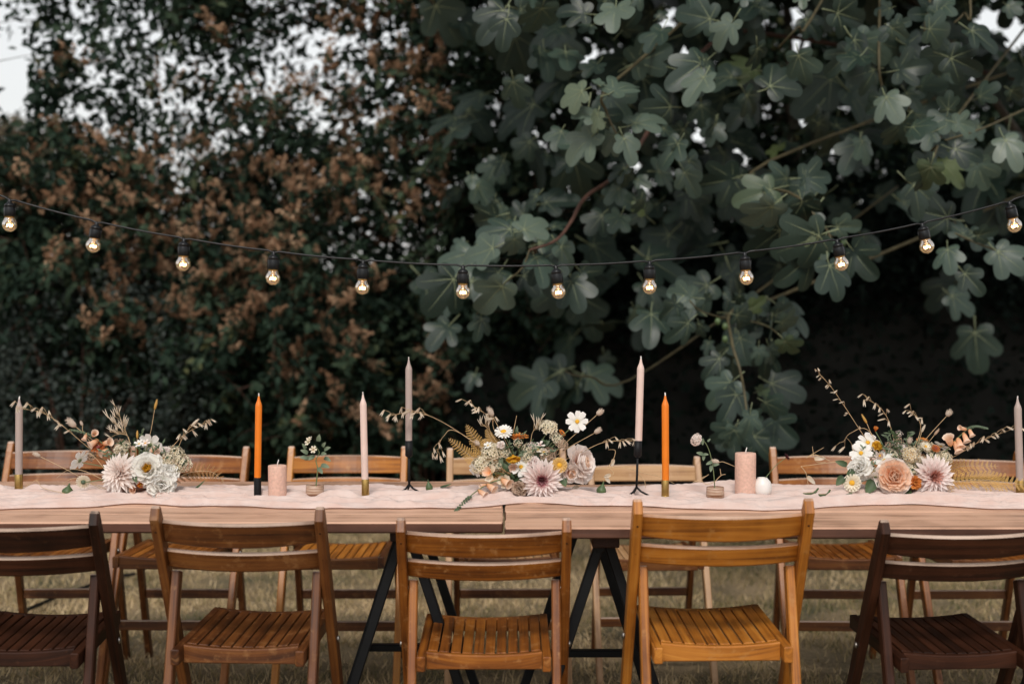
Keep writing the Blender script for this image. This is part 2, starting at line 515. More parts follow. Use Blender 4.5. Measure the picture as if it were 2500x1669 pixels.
# ------------------------------------------------------------------ folding chairs
def prof_post(z):                    # centre line of the long post
    return -.235 + (.80 - z) * .53
def make_chair():
    root = empty('folding_chair')
    def part(name, mb, M=None): return mb.build(name, WOODS['brown'][0], root, M)
    for s in (-1, 1):
        b = MB()                      # long post: rounded top, runs down and forward to the front foot
        d = Vector((0, -.53, 1)).normalized(); nrm = Vector((0, d.z, -d.y))
        hw = .0115
        rings = []
        for t, dep, off, ww in ((0, .030, 0, .9), (.01, .036, 0, 1), (.30, .046, 0, 1), (.60, .050, 0, 1), (.768, .046, 0, 1), (.795, .018, .012, .96), (.800, .010, .014, .82)):
            c = Vector((s * .204, prof_post(t) + off, t))
            q = hw * ww; e = .003
            pts = [(-q + e, -dep / 2), (q - e, -dep / 2), (q, -dep / 2 + e), (q, dep / 2 - e), (q - e, dep / 2), (-q + e, dep / 2), (-q, dep / 2 - e), (-q, -dep / 2 + e)]
            rings.append([c + Vector((x, y, 0)) for x, y in pts])
        b.rings(rings)
        part('back_post', b)
        b = MB()
        b.beam((s * .180, -.310, 0), (s * .180, -.122, .625), .022, .034, (1, 0, 0), .003)
        part('rear_leg', b)
        b = MB()
        b.beam((s * .155, -.240, .436), (s * .155, .185, .449), .021, .038, (1, 0, 0), .0025)
        part('seat_rail', b)
        b = MB()
        b.blob((s * .218, prof_post(.44), .44), .005, .009, .009)
        b.blob((s * .192, -.13, .605), .0035, .007, .007)
        part('bolt', b) if False else b.build('bolt', M_STEEL, root)
    for s in (-1, 1):                # dark screw plugs on the backs of the posts
        for z in (.738, .668):
            b = MB(); b.blob((s * .204, prof_post(z) - .0215, z), .0042, .0022, .0042, n=8, m=4)
            b.build('screw', WOODS['dark'][0], root)
    def curved(z0, h, bow, th, y0, lean, half=.1915, sag=0.0, n=14):
        b = MB(); rings = []
        for k in range(n + 1):
            q = 2 * k / n - 1; x = q * half
            yy = y0 - bow * (1 - q * q)
            hh = h / 2; e = .003
            cz = z0
            low = -sag * (1 - q * q)
            pts = [(-th / 2 + e, low - hh), (th / 2 - e, low - hh), (th / 2, low - hh + e), (th / 2, hh - e), (th / 2 - e, hh), (-th / 2 + .008, hh), (-th / 2, hh - .0065), (-th / 2, low - hh + e)]
            rings.append([Vector((x, yy + py_ - lean * pz, cz + pz)) for py_, pz in pts])
        b.rings(rings)
        return b
    part('back_slat', curved(.736, .056, .056, .018, prof_post(.736) + .010, .45, sag=.007))
    part('back_slat', curved(.664, .048, .056, .018, prof_post(.664) + .010, .45, sag=.002))
    def scoop(x): return -.011 * (1 - (x / .155) ** 2)
    def cross(y, z, h, th):
        b = MB(); rings = []; n = 12
        for k in range(n + 1):
            x = -.1435 + .287 * k / n; e = .0025
            top = z + scoop(x); bot = z - h
            pts = [(-th / 2 + e, bot), (th / 2 - e, bot), (th / 2, bot + e), (th / 2, top - e), (th / 2 - e, top), (-th / 2 + e, top), (-th / 2, top - e), (-th / 2, bot + e)]
            rings.append([Vector((x, y + a, c)) for a, c in pts])
        b.rings(rings); return b
    part('seat_cross_rail', cross(-.188, .4585, .046, .020))
    part('seat_cross_rail', cross(.168, .470, .046, .020))
    ns = 10
    for k in range(ns):
        x = -.1435 + .287 * (k + .5) / ns
        b = MB()
        b.beam((x, -.176, .4555 + scoop(x)), (x, .156, .4665 + scoop(x)), .0245, .009, (1, 0, -(scoop(x + .01) - scoop(x - .01)) * -50), .0015)
        part('seat_slat', b)
    b = MB(); b.beam((-.193, prof_post(.21), .21), (.193, prof_post(.21), .21), .016, .034, (0, 1, 0), .0025)
    part('stretcher', b)
    b = MB(); b.beam((-.169, -.233, .255), (.169, -.233, .255), .014, .034, (0, 1, 0), .0025)
    part('stretcher', b)
    return root

proto = make_chair()
CH = [  # px of chair centre at the post tops, py of the tops, depth of the tops, yaw, wood, label, facing camera?
    (22, 1250, 3.46, .03, W_DARK, 'dark brown folding chair cut by the left edge, back turned to the camera', 0, 1.0),
    (577, 1238, 3.47, -.045, W_BROWN, 'brown folding chair with shaded slatted seat, second from the left on the near side', 0, 1.0),
    (1181, 1266, 3.47, .0, W_ORANGE, 'reddish orange folding chair in front of the joint between the two tables', 0, 1.0),
    (1768, 1219, 3.45, .03, W_HONEY, 'bright honey coloured folding chair with a glowing slatted seat, near side', 0, 1.03),
    (2362, 1269, 3.48, .06, W_DARK, 'dark brown folding chair cut by the right edge, back turned to the camera', 0, 1.0),
    (170, 1076, 5.12, .03, W_ORANGE, 'orange brown folding chair behind the table, behind the left taupe candle', 1, 1.0),
    (467, 1088, 5.15, -.02, W_ORANGE, 'honey folding chair behind the table, beside the left orange candle and left flowers', 1, 1.0),
    (851, 1088, 5.14, .0, W_HONEY, 'honey folding chair behind the table, behind the leaning blush candle', 1, 1.0),
    (1236, 1092, 5.16, .02, W_PALE, 'pale folding chair behind the middle flower arrangement', 1, 1.0),
    (1570, 1113, 5.26, .03, W_PALE, 'pale low folding chair behind the right orange candle and its taller neighbour', 1, .97),
    (2023, 1090, 5.14, -.03, W_ORANGE, 'orange folding chair behind the table, behind the white bud vase', 1, 1.0),
    (2345, 1100, 5.16, .02, W_ORANGE, 'orange folding chair behind the dried fern at the right end', 1, 1.0),
]
for i, (px, py, Y, yaw, mat, label, far, sw) in enumerate(CH):
    c = proto if i == 0 else copy_tree(proto)
    p = at(px, py, Y)
    sz = p.z / .80
    rz = yaw + (math.pi if far else 0)
    off = Matrix.Rotation(rz, 3, 'Z') @ Vector((0, -.235 * 1.0, 0))
    c.location = (p.x - off.x, p.y - off.y, 0)
    c.rotation_euler = (0, 0, rz)
    c.scale = (sw, 1, sz)
    tag(c, label, 'chair', 'folding chairs on the far side' if far else 'folding chairs on the near side')
    for o in walk(c):
        if o.type == 'MESH' and o.name.split('.')[0] not in ('bolt', 'screw'):
            o.material_slots[0].link = 'OBJECT'; o.material_slots[0].material = WOODS['brown' if far and o.name.split('.')[0] in ('seat_cross_rail', 'seat_rail', 'rear_leg', 'stretcher') else mat][0 if o.name.startswith('seat') else 1]  # far chairs' lower frames take darker wood, painting in shade under the table

# ------------------------------------------------------------------ table runner
TOP = .7505
def cloth_mat():
    m, nt, b, out = new_mat('blush gauze')
    L = nt.links.new
    tc = nd(nt, 'TexCoord')
    n = nd(nt, 'TexNoise'); n.inputs['Scale'].default_value = 18; n.inputs['Detail'].default_value = 5
    L(tc.outputs['Object'], n.inputs['Vector'])
    r = ramp(nt, [(0.3, (0.70, 0.51, 0.44)), (0.7, (0.78, 0.63, 0.57))])
    L(n.outputs[0], r.inputs[0]); L(r.outputs[0], b.inputs['Base Color'])
    b.inputs['Roughness'].default_value = 0.9
    b.inputs['Sheen Weight'].default_value = 0.3
    mp = nd(nt, 'Mapping'); mp.inputs['Scale'].default_value = (60, 260, 200)
    L(tc.outputs['Object'], mp.inputs['Vector'])
    n2 = nd(nt, 'TexNoise'); n2.inputs['Scale'].default_value = 1.0; n2.inputs['Detail'].default_value = 3
    L(mp.outputs[0], n2.inputs['Vector'])
    bp = nd(nt, 'Bump'); bp.inputs['Strength'].default_value = 0.7; bp.inputs['Distance'].default_value = 0.003
    L(n2.outputs[0], bp.inputs['Height']); L(bp.outputs[0], b.inputs['Normal'])
    t = nd(nt, 'BsdfTranslucent'); L(r.outputs[0], t.inputs[0])
    ms = nd(nt, 'MixShader'); ms.inputs[0].default_value = 0.2
    L(b.outputs[0], ms.inputs[1]); L(t.outputs[0], ms.inputs[2]); L(ms.outputs[0], out.inputs['Surface'])
    return m
FR = [(-500, 1240), (0, 1239), (200, 1235), (330, 1224), (420, 1231), (540, 1231), (600, 1233), (700, 1237), (800, 1238), (950, 1236), (1080, 1237), (1130, 1238), (1200, 1230), (1300, 1223), (1420, 1230), (1560, 1232), (1700, 1238), (1850, 1243), (2000, 1237), (2100, 1229), (2230, 1227), (2330, 1233), (2420, 1238), (2500, 1240), (3000, 1240)]
RE = [(-500, 1186), (0, 1186), (150, 1190), (300, 1190), (480, 1193), (600, 1194), (700, 1191), (800, 1187), (900, 1187), (1040, 1190), (1200, 1188), (1400, 1188), (1500, 1190), (1680, 1188), (1770, 1184), (1860, 1188), (2000, 1192), (2150, 1194), (2300, 1197), (2400, 1202), (2500, 1207), (3000, 1207)]
def curve_pts(L_):
    P = [on_z(x, y, TOP + .004) for x, y in L_]
    return np.array([p.x for p in P]), np.array([p.y for p in P])
def runner():
    nx, ny = 900, 90
    fx, fy = curve_pts(FR); rx, ry = curve_pts(RE)
    X = np.linspace(-1.86, 1.86, nx)
    k = np.hanning(41); k /= k.sum()
    def sm(a): return np.convolve(np.pad(a, 20, mode='edge'), k, mode='valid')
    yf = sm(np.interp(X, fx, fy)) + .006 * np.sin(X * 23) + .003 * np.sin(X * 51 + 1)
    yr = sm(np.interp(X, rx, ry)) + .008 * np.sin(X * 17 + 2) + .003 * np.sin(X * 43)
    v = np.linspace(0, 1, ny)
    U, Vv = np.meshgrid(X, v, indexing='ij')
    Yg = yf[:, None] * (1 - Vv) + yr[:, None] * Vv
    H = np.zeros_like(U)
    rs = np.random.RandomState(5)
    for q in range(26):                                   # long folds that wander along the table
        c0 = (q + rs.uniform(.1, .9)) / 26
        ctr = c0 + .07 * np.sin(X * rs.uniform(1.5, 4) + rs.uniform(0, 6)) + .03 * np.sin(X * rs.uniform(5, 11) + rs.uniform(0, 6))
        amp = rs.uniform(.003, .010) * (0.5 + 0.5 * np.sin(X * rs.uniform(1.5, 5) + rs.uniform(0, 6))) + .0008
        w = rs.uniform(.010, .026)
        H += amp[:, None] * np.exp(-((Vv - ctr[:, None]) / w) ** 2)
    for q in range(9):                                    # a few big gathered folds
        c0 = .08 + .84 * (q + rs.uniform(.2, .8)) / 9
        ctr = c0 + .10 * np.sin(X * rs.uniform(1.2, 3.0) + rs.uniform(0, 6)) + .04 * np.sin(X * rs.uniform(4, 8) + rs.uniform(0, 6))
        amp = rs.uniform(.018, .036) * np.clip(.5 + .6 * np.sin(X * rs.uniform(2, 5.5) + rs.uniform(0, 6)), 0, 1)
        H += amp[:, None] * np.exp(-((Vv - ctr[:, None]) / rs.uniform(.024, .040)) ** 2)
    for q in range(60):                                   # short crossing puckers
        cx, cv = rs.uniform(-1.85, 1.85), rs.uniform(.02, .98)
        a = rs.uniform(-.8, .8); lx, lw = rs.uniform(.06, .2), rs.uniform(.006, .012)
        dx = U - cx; dy = (Vv - cv) * .42
        s = dx * math.cos(a) + dy * math.sin(a); t = -dx * math.sin(a) + dy * math.cos(a)
        H += rs.uniform(.005, .015) * np.exp(-(s / lx) ** 2 - (t / lw) ** 2)
    for (px, py, a, lx, lw, h) in ((588, 1212, 1.1, .06, .012, .020), (606, 1222, 1.35, .05, .008, .018), (330, 1205, -.5, .12, .018, .016), (520, 1222, .25, .10, .012, .014), (1330, 1220, .05, .22, .012, .016), (2190, 1215, -.15, .16, .016, .018), (1790, 1190, .4, .05, .02, .022), (2060, 1220, .5, .1, .014, .014), (1130, 1228, .4, .1, .012, .012)):
        p = on_z(px, py, TOP); dx = U - p.x; dy = Yg - p.y
        s = dx * math.cos(a) + dy * math.sin(a); t = -dx * math.sin(a) + dy * math.cos(a)
        H += h * np.exp(-(s / lx) ** 2 - (t / lw) ** 2)
    for px, py, Yo in ((46, 1199, 4.22), (629, 1211, 4.08), (677, 1215, 4.07), (892, 1214, 4.09), (999, 1207, 4.16), (1554, 1212, 4.10), (1624, 1216, 4.08), (1820, 1212, 4.12), (2490, 1214, 4.10), (769, 1214, 4.08), (1746, 1221, 4.06), (1861, 1213, 4.12), (336, 1213, 4.10), (1278, 1212, 4.10), (2195, 1216, 4.10), (164, 1207, 4.12), (1466, 1205, 4.13), (1049, 1200, 4.20), (1990, 1213, 4.07)):
        p = at(px, py, Yo)
        H *= 1 - .85 * np.exp(-((U - p.x) ** 2 + ((Yg - p.y + .03) * .9) ** 2) / .042 ** 2)
    hem = .07 + .035 * np.sin(X * 6.1) + .02 * np.sin(X * 15 + 1)
    H += (.013 * (.55 + .45 * np.sin(X * 4.3 + 2) * np.sin(X * 9.7)))[:, None] * np.exp(-((Vv - hem[:, None]) / .030) ** 2)
    hem2 = .20 + .06 * np.sin(X * 3.7 + 1) + .03 * np.sin(X * 11)
    H += (.014 * (.5 + .5 * np.sin(X * 3.1)))[:, None] * np.exp(-((Vv - hem2[:, None]) / .022) ** 2)
    H *= np.where(Vv > .6, 1 - .5 * np.clip((Vv - .6) / .3, 0, 1), 1)
    H = .030 * np.tanh(H / .030)
    edge = np.minimum(Vv / .035, (1 - Vv) / .035)
    H = (.0035 + H) * np.clip(edge, 0, 1) ** .5 + .0012 * (1 - np.clip(edge, 0, 1))
    H += .0009 * np.sin(U * 160 + Vv * 90 + 3 * np.sin(U * 37)) * np.clip(edge, 0, 1)
    V = np.stack([U.ravel(), Yg.ravel(), (TOP + H).ravel()], 1)
    i = np.arange(nx - 1)[:, None] * ny + np.arange(ny - 1)[None, :]
    F = np.stack([i, i + ny, i + ny + 1, i + 1], -1).reshape(-1, 4)
    o = link('table_runner', np_mesh('table_runner', V, F, mats=[cloth_mat()]))
    tag(o, 'crumpled blush gauze runner lying along the middle of the tables', 'table runner')
    return X, yf, yr
runner()
CT = TOP + .006                        # level on which things on the cloth stand

# ------------------------------------------------------------------ candles and holders
def taper(px0, py0, px1, py1, Y, wpx, mat, label, wick_dx=.004):
    """candle from its foot pixel to its tip pixel"""
    a = at(px0, py0, Y); b = at(px1, py1, Y)
    ax = (b - a); H = ax.length; r = wpx / 2 / (FPX / Y)
    t = empty('taper_candle', a, 0, label, 'candle', 'slim dinner candles')
    M = basis(Vector((0, 0, 0)), ax)
    m = MB()
    hs_ = .026; H -= .008
    prof = [(r * .80, -.018), (r * .98, 0), (r, .002), (r, H * .3), (r * .99, H * .6), (r * .995, H - hs_ - .002), (r * .97, H - hs_), (r * .80, H - hs_ * .78), (r * .52, H - hs_ * .50), (r * .36, H - hs_ * .28), (r * .30, H - hs_ * .1), (r * .22, H), (.0002, H)]
    m.lathe(prof, 20, M)
    m.build('wax', mat, t)
    w = MB()
    w.tube([M @ Vector(p) for p in ((0, 0, H - .003), (0, 0, H + .003), (wick_dx * .4, 0, H + .006), (wick_dx, 0, H + .0085)) ], [.0021, .0020, .0019, .0015], 6)
    w.build('wick', M_WICK, t)
    return t
def cup_holder(px, pyt, pyb, Y, wpx, mat, label):
    a = at(px, pyb, Y); H = at(px, pyt, Y).z - CT; r = wpx / 2 / (FPX / Y)
    t = empty('candle_holder', (a.x, Y, CT), 0, label, 'candle holder', 'small cup candle holders')
    m = MB()
    m.lathe([(r * .96, 0), (r, .002), (r, H - .001), (r * .97, H), (r * .86, H), (r * .84, H - .012), (0.0005, H - .020)], 28)
    m.build('cup', mat, t)
    m = MB(); m.lathe([(r * 1.04, -.0015), (r * 1.04, .0025), (r * .96, .0032)], 28); m.build('foot_ring', mat, t)
def stand_holder(pxt, pyt, pyc, pxb, pyb, Y, wpx, label):
    top = at(pxt, pyt, Y); cb = at(pxt - (pxt - pxb) * .35, pyc, Y); base = at(pxb, pyb, Y); base.z = CT + .006
    r = wpx / 2 / (FPX / Y)
    t = empty('candle_stand', (base.x, Y, CT), 0, label, 'candle holder', 'tall black candle stands')
    o = Vector((base.x, Y, CT))
    M = basis(cb - o, top - cb); H = (top - cb).length
    m = MB(); m.lathe([(r * .55, -.004), (r, 0), (r, H), (r * .88, H), (r * .86, H - .012), (.0005, H - .02)], 20, M); m.build('cup', M_BLACK, t)
    m = MB(); m.tube([cb - o + Vector((0, 0, .002)), (cb + base) / 2 - o, base - o + Vector((0, 0, .018))], .0034, 8); m.build('rod', M_BLACK, t)
    for k in range(3):
        a = R(90 + 120 * k + 12)
        m = MB(); e = Vector((math.cos(a) * .037, math.sin(a) * .037, .0015))
        m.tube([base - o + Vector((0, 0, .019)), e * .35 + Vector((0, 0, .012)), e], [.0032, .003, .0028], 6); m.build('foot', M_BLACK, t)
def pillar(x0, x1, pyt, pyb, Y, label, wick=8):
    a = at((x0 + x1) / 2, pyb, Y); r = (x1 - x0) / 2 / (FPX / Y)
    H = at((x0 + x1) / 2, pyt, Y).z - CT
    t = empty('pillar_candle', (a.x, Y, CT), 0, label, 'candle', 'thick pillar candles')
    m = MB()
    m.lathe([(r * .96, 0), (r * .995, .003), (r, .01), (r, H * .6), (r * 1.0, H - .003), (r * .965, H), (r * .8, H - .0015), (r * .3, H - .003), (.001, H - .0035)], 36)
    m.build('wax', M_WAXROSE, t)
    m = MB(); m.tube([(0, 0, H - .006), (.001, 0, H + .006), (.004, 0, H + .016)], [.0016, .0015, .0012], 6); m.build('wick', M_WICK, t)
YC = 4.13
taper(46, 1157, 47, 968, 4.22, 17.5, M_WAXGREY, 'taupe candle in a brass cup at the left edge of the photo')
cup_holder(46, 1157, 1199, 4.22, 20, M_BRASS, 'brass cup under the left taupe candle')
taper(629, 1165, 632, 960, 4.08, 16.5, M_WAXORANGE, 'orange candle in a black cup beside the short pillar candle', -.001)
cup_holder(629, 1165, 1211, 4.08, 18, M_BLACK, 'black cup holding the left orange candle')
pillar(655, 700, 1135, 1215, 4.07, 'short pink pillar candle next to the black cup holder')
taper(891, 1169, 886, 957, 4.09, 17, M_WAXPINK, 'leaning blush candle in a brass cup left of the tall stand')
cup_holder(892, 1169, 1214, 4.09, 18.5, M_BRASS, 'brass cup under the leaning blush candle')
taper(998, 1075, 998, 872, 4.16, 16.5, M_WAXGREY, 'tall taupe pink candle on a thin black stand, left of the middle flowers', -.004)
M_WAXMID = M_WAXPINK
stand_holder(998, 1075, 1112, 999, 1207, 4.16, 18, 'thin black stand left of the middle flowers')
taper(1559, 1075, 1565, 870, 4.10, 17.5, M_WAXPINK, 'tall blush candle on a thin black stand, right of the middle flowers')
stand_holder(1558, 1075, 1112, 1554, 1212, 4.10, 19, 'thin black stand right of the middle flowers')
taper(1625, 1171, 1624, 959, 4.08, 17.5, M_WAXORANGE, 'orange candle in a brass cup beside the right black stand', -.004)
cup_holder(1624, 1171, 1216, 4.08, 18.5, M_BRASS, 'brass cup under the right orange candle')
pillar(1794, 1845, 1105, 1212, 4.12, 'taller pink pillar candle beside the white ceramic vase')
taper(2490, 1172, 2484, 967, 4.10, 18, M_WAXGREY, 'taupe candle in a brass cup at the right edge of the photo', .003)
cup_holder(2490, 1172, 1214, 4.10, 20, M_BRASS, 'brass cup under the right taupe candle, in the dried fern')

# ------------------------------------------------------------------ string of bulbs
def bulb_mats():
    m, nt, b, out = new_mat('clear bulb glass')
    L = nt.links.new
    tr = nd(nt, 'BsdfTransparent'); tr.inputs[0].default_value = (1.0, 0.88, 0.72, 1)
    gl = nd(nt, 'BsdfGlossy'); gl.inputs['Roughness'].default_value = 0.04
    fr = nd(nt, 'Fresnel'); fr.inputs[0].default_value = 1.6
    ms = nd(nt, 'MixShader')
    L(fr.outputs[0], ms.inputs[0]); L(tr.outputs[0], ms.inputs[1]); L(gl.outputs[0], ms.inputs[2]); fz = nd(nt, 'BsdfTranslucent'); fz.inputs[0].default_value = (1.0, 0.87, 0.68, 1)
    m2 = nd(nt, 'MixShader'); m2.inputs[0].default_value = 0.09
    L(ms.outputs[0], m2.inputs[1]); L(fz.outputs[0], m2.inputs[2]); L(m2.outputs[0], out.inputs['Surface'])
    e, nt, b, out = new_mat('lit filament')
    em = nd(nt, 'Emission'); em.inputs[0].default_value = (1.0, 0.66, 0.34, 1); em.inputs[1].default_value = 12
    nt.links.new(em.outputs[0], out.inputs['Surface'])
    return m, e
M_GLASS, M_FIL = bulb_mats()
M_MOUNT = plain('frosted glass mount', (0.8, 0.74, 0.66, 1), 0.3, 0, 0.05, 40)
D = 2500 / 2349.0
BW = [(22, 460), (222, 512), (422, 550), (628, 580), (833, 600), (1062, 612), (1275, 612), (1490, 602), (1708, 582), (1920, 552), (2115, 515), (2315, 465)]
BB = [(22, 515), (214, 563), (420, 605), (626, 637), (831, 659), (1062, 669), (1281, 669), (1490, 658), (1712, 637), (1930, 605), (2126, 565), (2327, 517)]
YS = 4.45
def string_lights():
    root = empty('string_light', at(1250, 640, YS), 0, 'black cable of lit clear globe bulbs hanging above the table', 'string light')
    o = root.location.copy()
    W = [at(x * D, y * D, YS) - o for x, y in BW]
    pts = []
    ext0 = W[0] + (W[0] - W[1]) * .8 + Vector((0, 0, .03)); ext1 = W[-1] + (W[-1] - W[-2]) * .9 + Vector((0, 0, .03))
    chain = [ext0] + W + [ext1]
    for a, b in zip(chain[:-1], chain[1:]):
        for k in range(16):
            t = k / 16
            p = a.lerp(b, t)
            d = min(t, 1 - t) * (b - a).length
            p.z += .006 * min(1, d / .014) - .0035 * 4 * t * (1 - t)
            pts.append(p)
    pts.append(ext1)
    m = MB(); m.tube(pts, .0034, 6); m.build('cable', M_PLASTIC, root)
    sp = None
    for i, ((wx, wy), (bx, by)) in enumerate(zip(BW, BB)):
        top = at(wx * D, wy * D, YS) - o; bc = at(bx * D, by * D, YS) - o
        ax = (bc - top); Ls = ax.length
        if sp is None:
            m = MB()                                  # local -Z hangs down, length normalised at 0.075 to the bulb centre
            m.lathe([(.003, .006), (.0055, .002), (.0065, -.006), (.012, -.009), (.0155, -.013), (.0165, -.018), (.0150, -.019), (.0155, -.022), (.0168, -.026), (.0168, -.047), (.0155, -.050), (.012, -.051)], 20)
            m.tube([(-.0178, 0, -.018), (-.0182, 0, -.035), (-.0172, 0, -.054)], .0011, 5)
            m.tube([(.0178, 0, -.018), (.0182, 0, -.035), (.0172, 0, -.054)], .0011, 5)
            sme = m.mesh('lamp_socket', [M_PLASTIC])
            m = MB()
            prof = [(.0128, -.049), (.0135, -.053)]
            for k in range(1, 15):
                t = R(142 - k * 142 / 14.3)
                prof.append((.0222 * math.sin(t) + .0002, -.075 - .0222 * -math.cos(t) * -1 if False else -.075 - .0222 * math.cos(t)))
            m.lathe(prof, 24, caps=False)
            gme = m.mesh('bulb', [M_GLASS])
            m = MB()
            m.lathe([(.0085, -.052), (.0045, -.058), (.0025, -.066), (.0012, -.0685)], 10)
            mme = m.mesh('bulb_mount', [M_MOUNT])
            m = MB()
            fp = [(math.cos(a) * .0085, math.sin(a) * .0085, -.078 + .004 * math.sin(3 * a)) for a in [R(20 * k) for k in range(19)]]
            m.tube(fp, .0013, 6)
            m.blob((0, 0, -.0735), .0026)
            fme = m.mesh('filament', [M_FIL])
            m = MB(); m.lathe([(.0150, -.0495), (.0152, -.0535), (.0132, -.0545)], 20, caps=False)
            cme = m.mesh('screw_collar', [M_BRASS])
            sp = True
        s = link('lamp_socket', sme, None, root, basis(top, -ax, (0, 1, 0)))
        k = Ls / .075
        s.scale = (1.0, 1.0, k)
        for nm, me in (('bulb', gme), ('bulb_mount', mme), ('filament', fme), ('screw_collar', cme)):
            ch = link(nm, me, None, s)
            ch.scale = (1, 1, 1 / k)
            ch.location.z = -.075 + .075 / k
string_lights()

# ------------------------------------------------------------------ flowers
P_WHITE = leafy('white petal', [(0.0, (0.70, 0.67, 0.46)), (0.35, (0.92, 0.90, 0.84)), (1.0, (0.94, 0.92, 0.88))], 0.35, 0.6)
P_BLUSH = leafy('blush petal', [(0.0, (0.46, 0.13, 0.14)), (0.25, (0.76, 0.46, 0.43)), (0.5, (0.88, 0.72, 0.68)), (1.0, (0.93, 0.87, 0.84))], 0.35, 0.6)
P_PALE = leafy('pale blush petal', [(0.0, (0.78, 0.46, 0.36)), (0.3, (0.91, 0.76, 0.69)), (1.0, (0.93, 0.88, 0.84))], 0.38, 0.6)
P_MAUVE = leafy('mauve petal', [(0.0, (0.16, 0.02, 0.05)), (0.5, (0.40, 0.13, 0.16)), (1.0, (0.66, 0.42, 0.42))], 0.3, 0.6)
P_ROSEIN = leafy('salmon petal', [(0.0, (0.55, 0.18, 0.10)), (1.0, (0.70, 0.40, 0.34))], 0.3, 0.6)
P_PEACH = leafy('peach petal', [(0.0, (0.88, 0.40, 0.15)), (0.5, (0.92, 0.60, 0.40)), (1.0, (0.94, 0.77, 0.64))], 0.4, 0.6)
P_CREAM = leafy('cream petal', [(0.0, (0.62, 0.52, 0.28)), (0.5, (0.80, 0.71, 0.54)), (1.0, (0.86, 0.79, 0.66))], 0.3, 0.7)
P_TAN = leafy('dried tan petal', [(0.0, (0.28, 0.17, 0.10)), (0.5, (0.46, 0.32, 0.22)), (1.0, (0.56, 0.42, 0.33))], 0.2, 0.8)
P_ORANGE = leafy('orange petal', [(0.0, (0.50, 0.10, 0.01)), (0.5, (0.72, 0.22, 0.03)), (1.0, (0.78, 0.34, 0.09))], 0.3, 0.6)
P_YELLOW = leafy('yellow petal', [(0.0, (0.60, 0.26, 0.01)), (1.0, (0.80, 0.48, 0.04))], 0.3, 0.6)
P_RUST = leafy('rust petal', [(0.0, (0.22, 0.04, 0.01)), (1.0, (0.50, 0.15, 0.04))], 0.25, 0.7)
P_YC = plain('yellow flower centre', (0.70, 0.36, 0.02, 1), 0.8, 0, 0.35, 600, bump=0.6)
P_DC = plain('dark flower centre', (0.20, 0.035, 0.03, 1), 0.8, 0, 0.4, 600, bump=0.6)
P_GREEN = leafy('bouquet leaf', [(0.0, (0.035, 0.06, 0.025)), (0.5, (0.07, 0.11, 0.05)), (1.0, (0.12, 0.17, 0.085))], 0.2, 0.5)
P_SAGE = leafy('sage green leaf', [(0.0, (0.10, 0.14, 0.085)), (1.0, (0.22, 0.27, 0.18))], 0.2, 0.6)
P_FERN = leafy('dried gold fern', [(0.0, (0.46, 0.24, 0.045)), (0.5, (0.64, 0.38, 0.10)), (1.0, (0.74, 0.50, 0.20))], 0.3, 0.7)
P_FERNB = leafy('dried brown fern', [(0.0, (0.20, 0.08, 0.02)), (1.0, (0.42, 0.21, 0.07))], 0.3, 0.7)
P_OAT = leafy('oat husk', [(0.0, (0.60, 0.48, 0.34)), (1.0, (0.84, 0.77, 0.66))], 0.35, 0.7)
P_FLUFF = leafy('bunny tail fluff', [(0.0, (0.50, 0.38, 0.28)), (1.0, (0.74, 0.64, 0.55))], 0.3, 0.9)

pointed = lambda t: math.sin(math.pi * min(1, .12 + t * .88) ** .8) ** .75 if t < 1 else 0.0
rounded = lambda t: (0.28 + 0.72 * math.sin(min(1, t * 1.15) * math.pi / 2)) * (1 if t < .8 else math.sqrt(max(0, 1 - ((t - .8) / .2) ** 2)) * .6 + .4 * (1 - (t - .8) / .2))
notched = lambda t: .25 + .75 * math.sin(min(1, t * 1.1) * math.pi / 2) if t < .98 else .62
_pc = {}
def petal_mesh(kind, mat):
    k = (kind, mat.name)
    if k in _pc: return _pc[k]
    m = MB()
    I = None
    if kind == 'dahlia': m.patch(I, 1, .30, pointed, cup=.9, bend=-.10, nx=2, ny=5)
    elif kind == 'cosmos': m.patch(I, 1, .62, notched, cup=-.12, bend=.10, nx=4, ny=4, wave=.02)
    elif kind == 'rose': m.patch(I, 1, 1.15, rounded, cup=.45, bend=-.16, nx=6, ny=6, wave=.02)
    elif kind == 'ruffle': m.patch(I, 1, .9, rounded, cup=.3, bend=-.1, nx=6, ny=4, wave=.10)
    me = m.mesh('petal', [mat]); _pc[k] = me
    return me
def put_petal(parent, me, ang, el, L, base=0.0, h=0.0, mat=None, roll=0.0, name='petal'):
    """el: angle away from the flower axis (+Z)"""
    ca, sa = math.cos(ang), math.sin(ang)
    rad = Vector((ca, sa, 0))
    d = rad * math.sin(el) + Vector((0, 0, 1)) * math.cos(el)
    nrm = -rad * math.cos(el) + Vector((0, 0, 1)) * math.sin(el)
    tang = Vector((-sa, ca, 0))
    nrm = nrm + tang * roll
    M = ybasis(rad * base + Vector((0, 0, h)), d, nrm, L)
    return link(name, me, mat, parent, M)
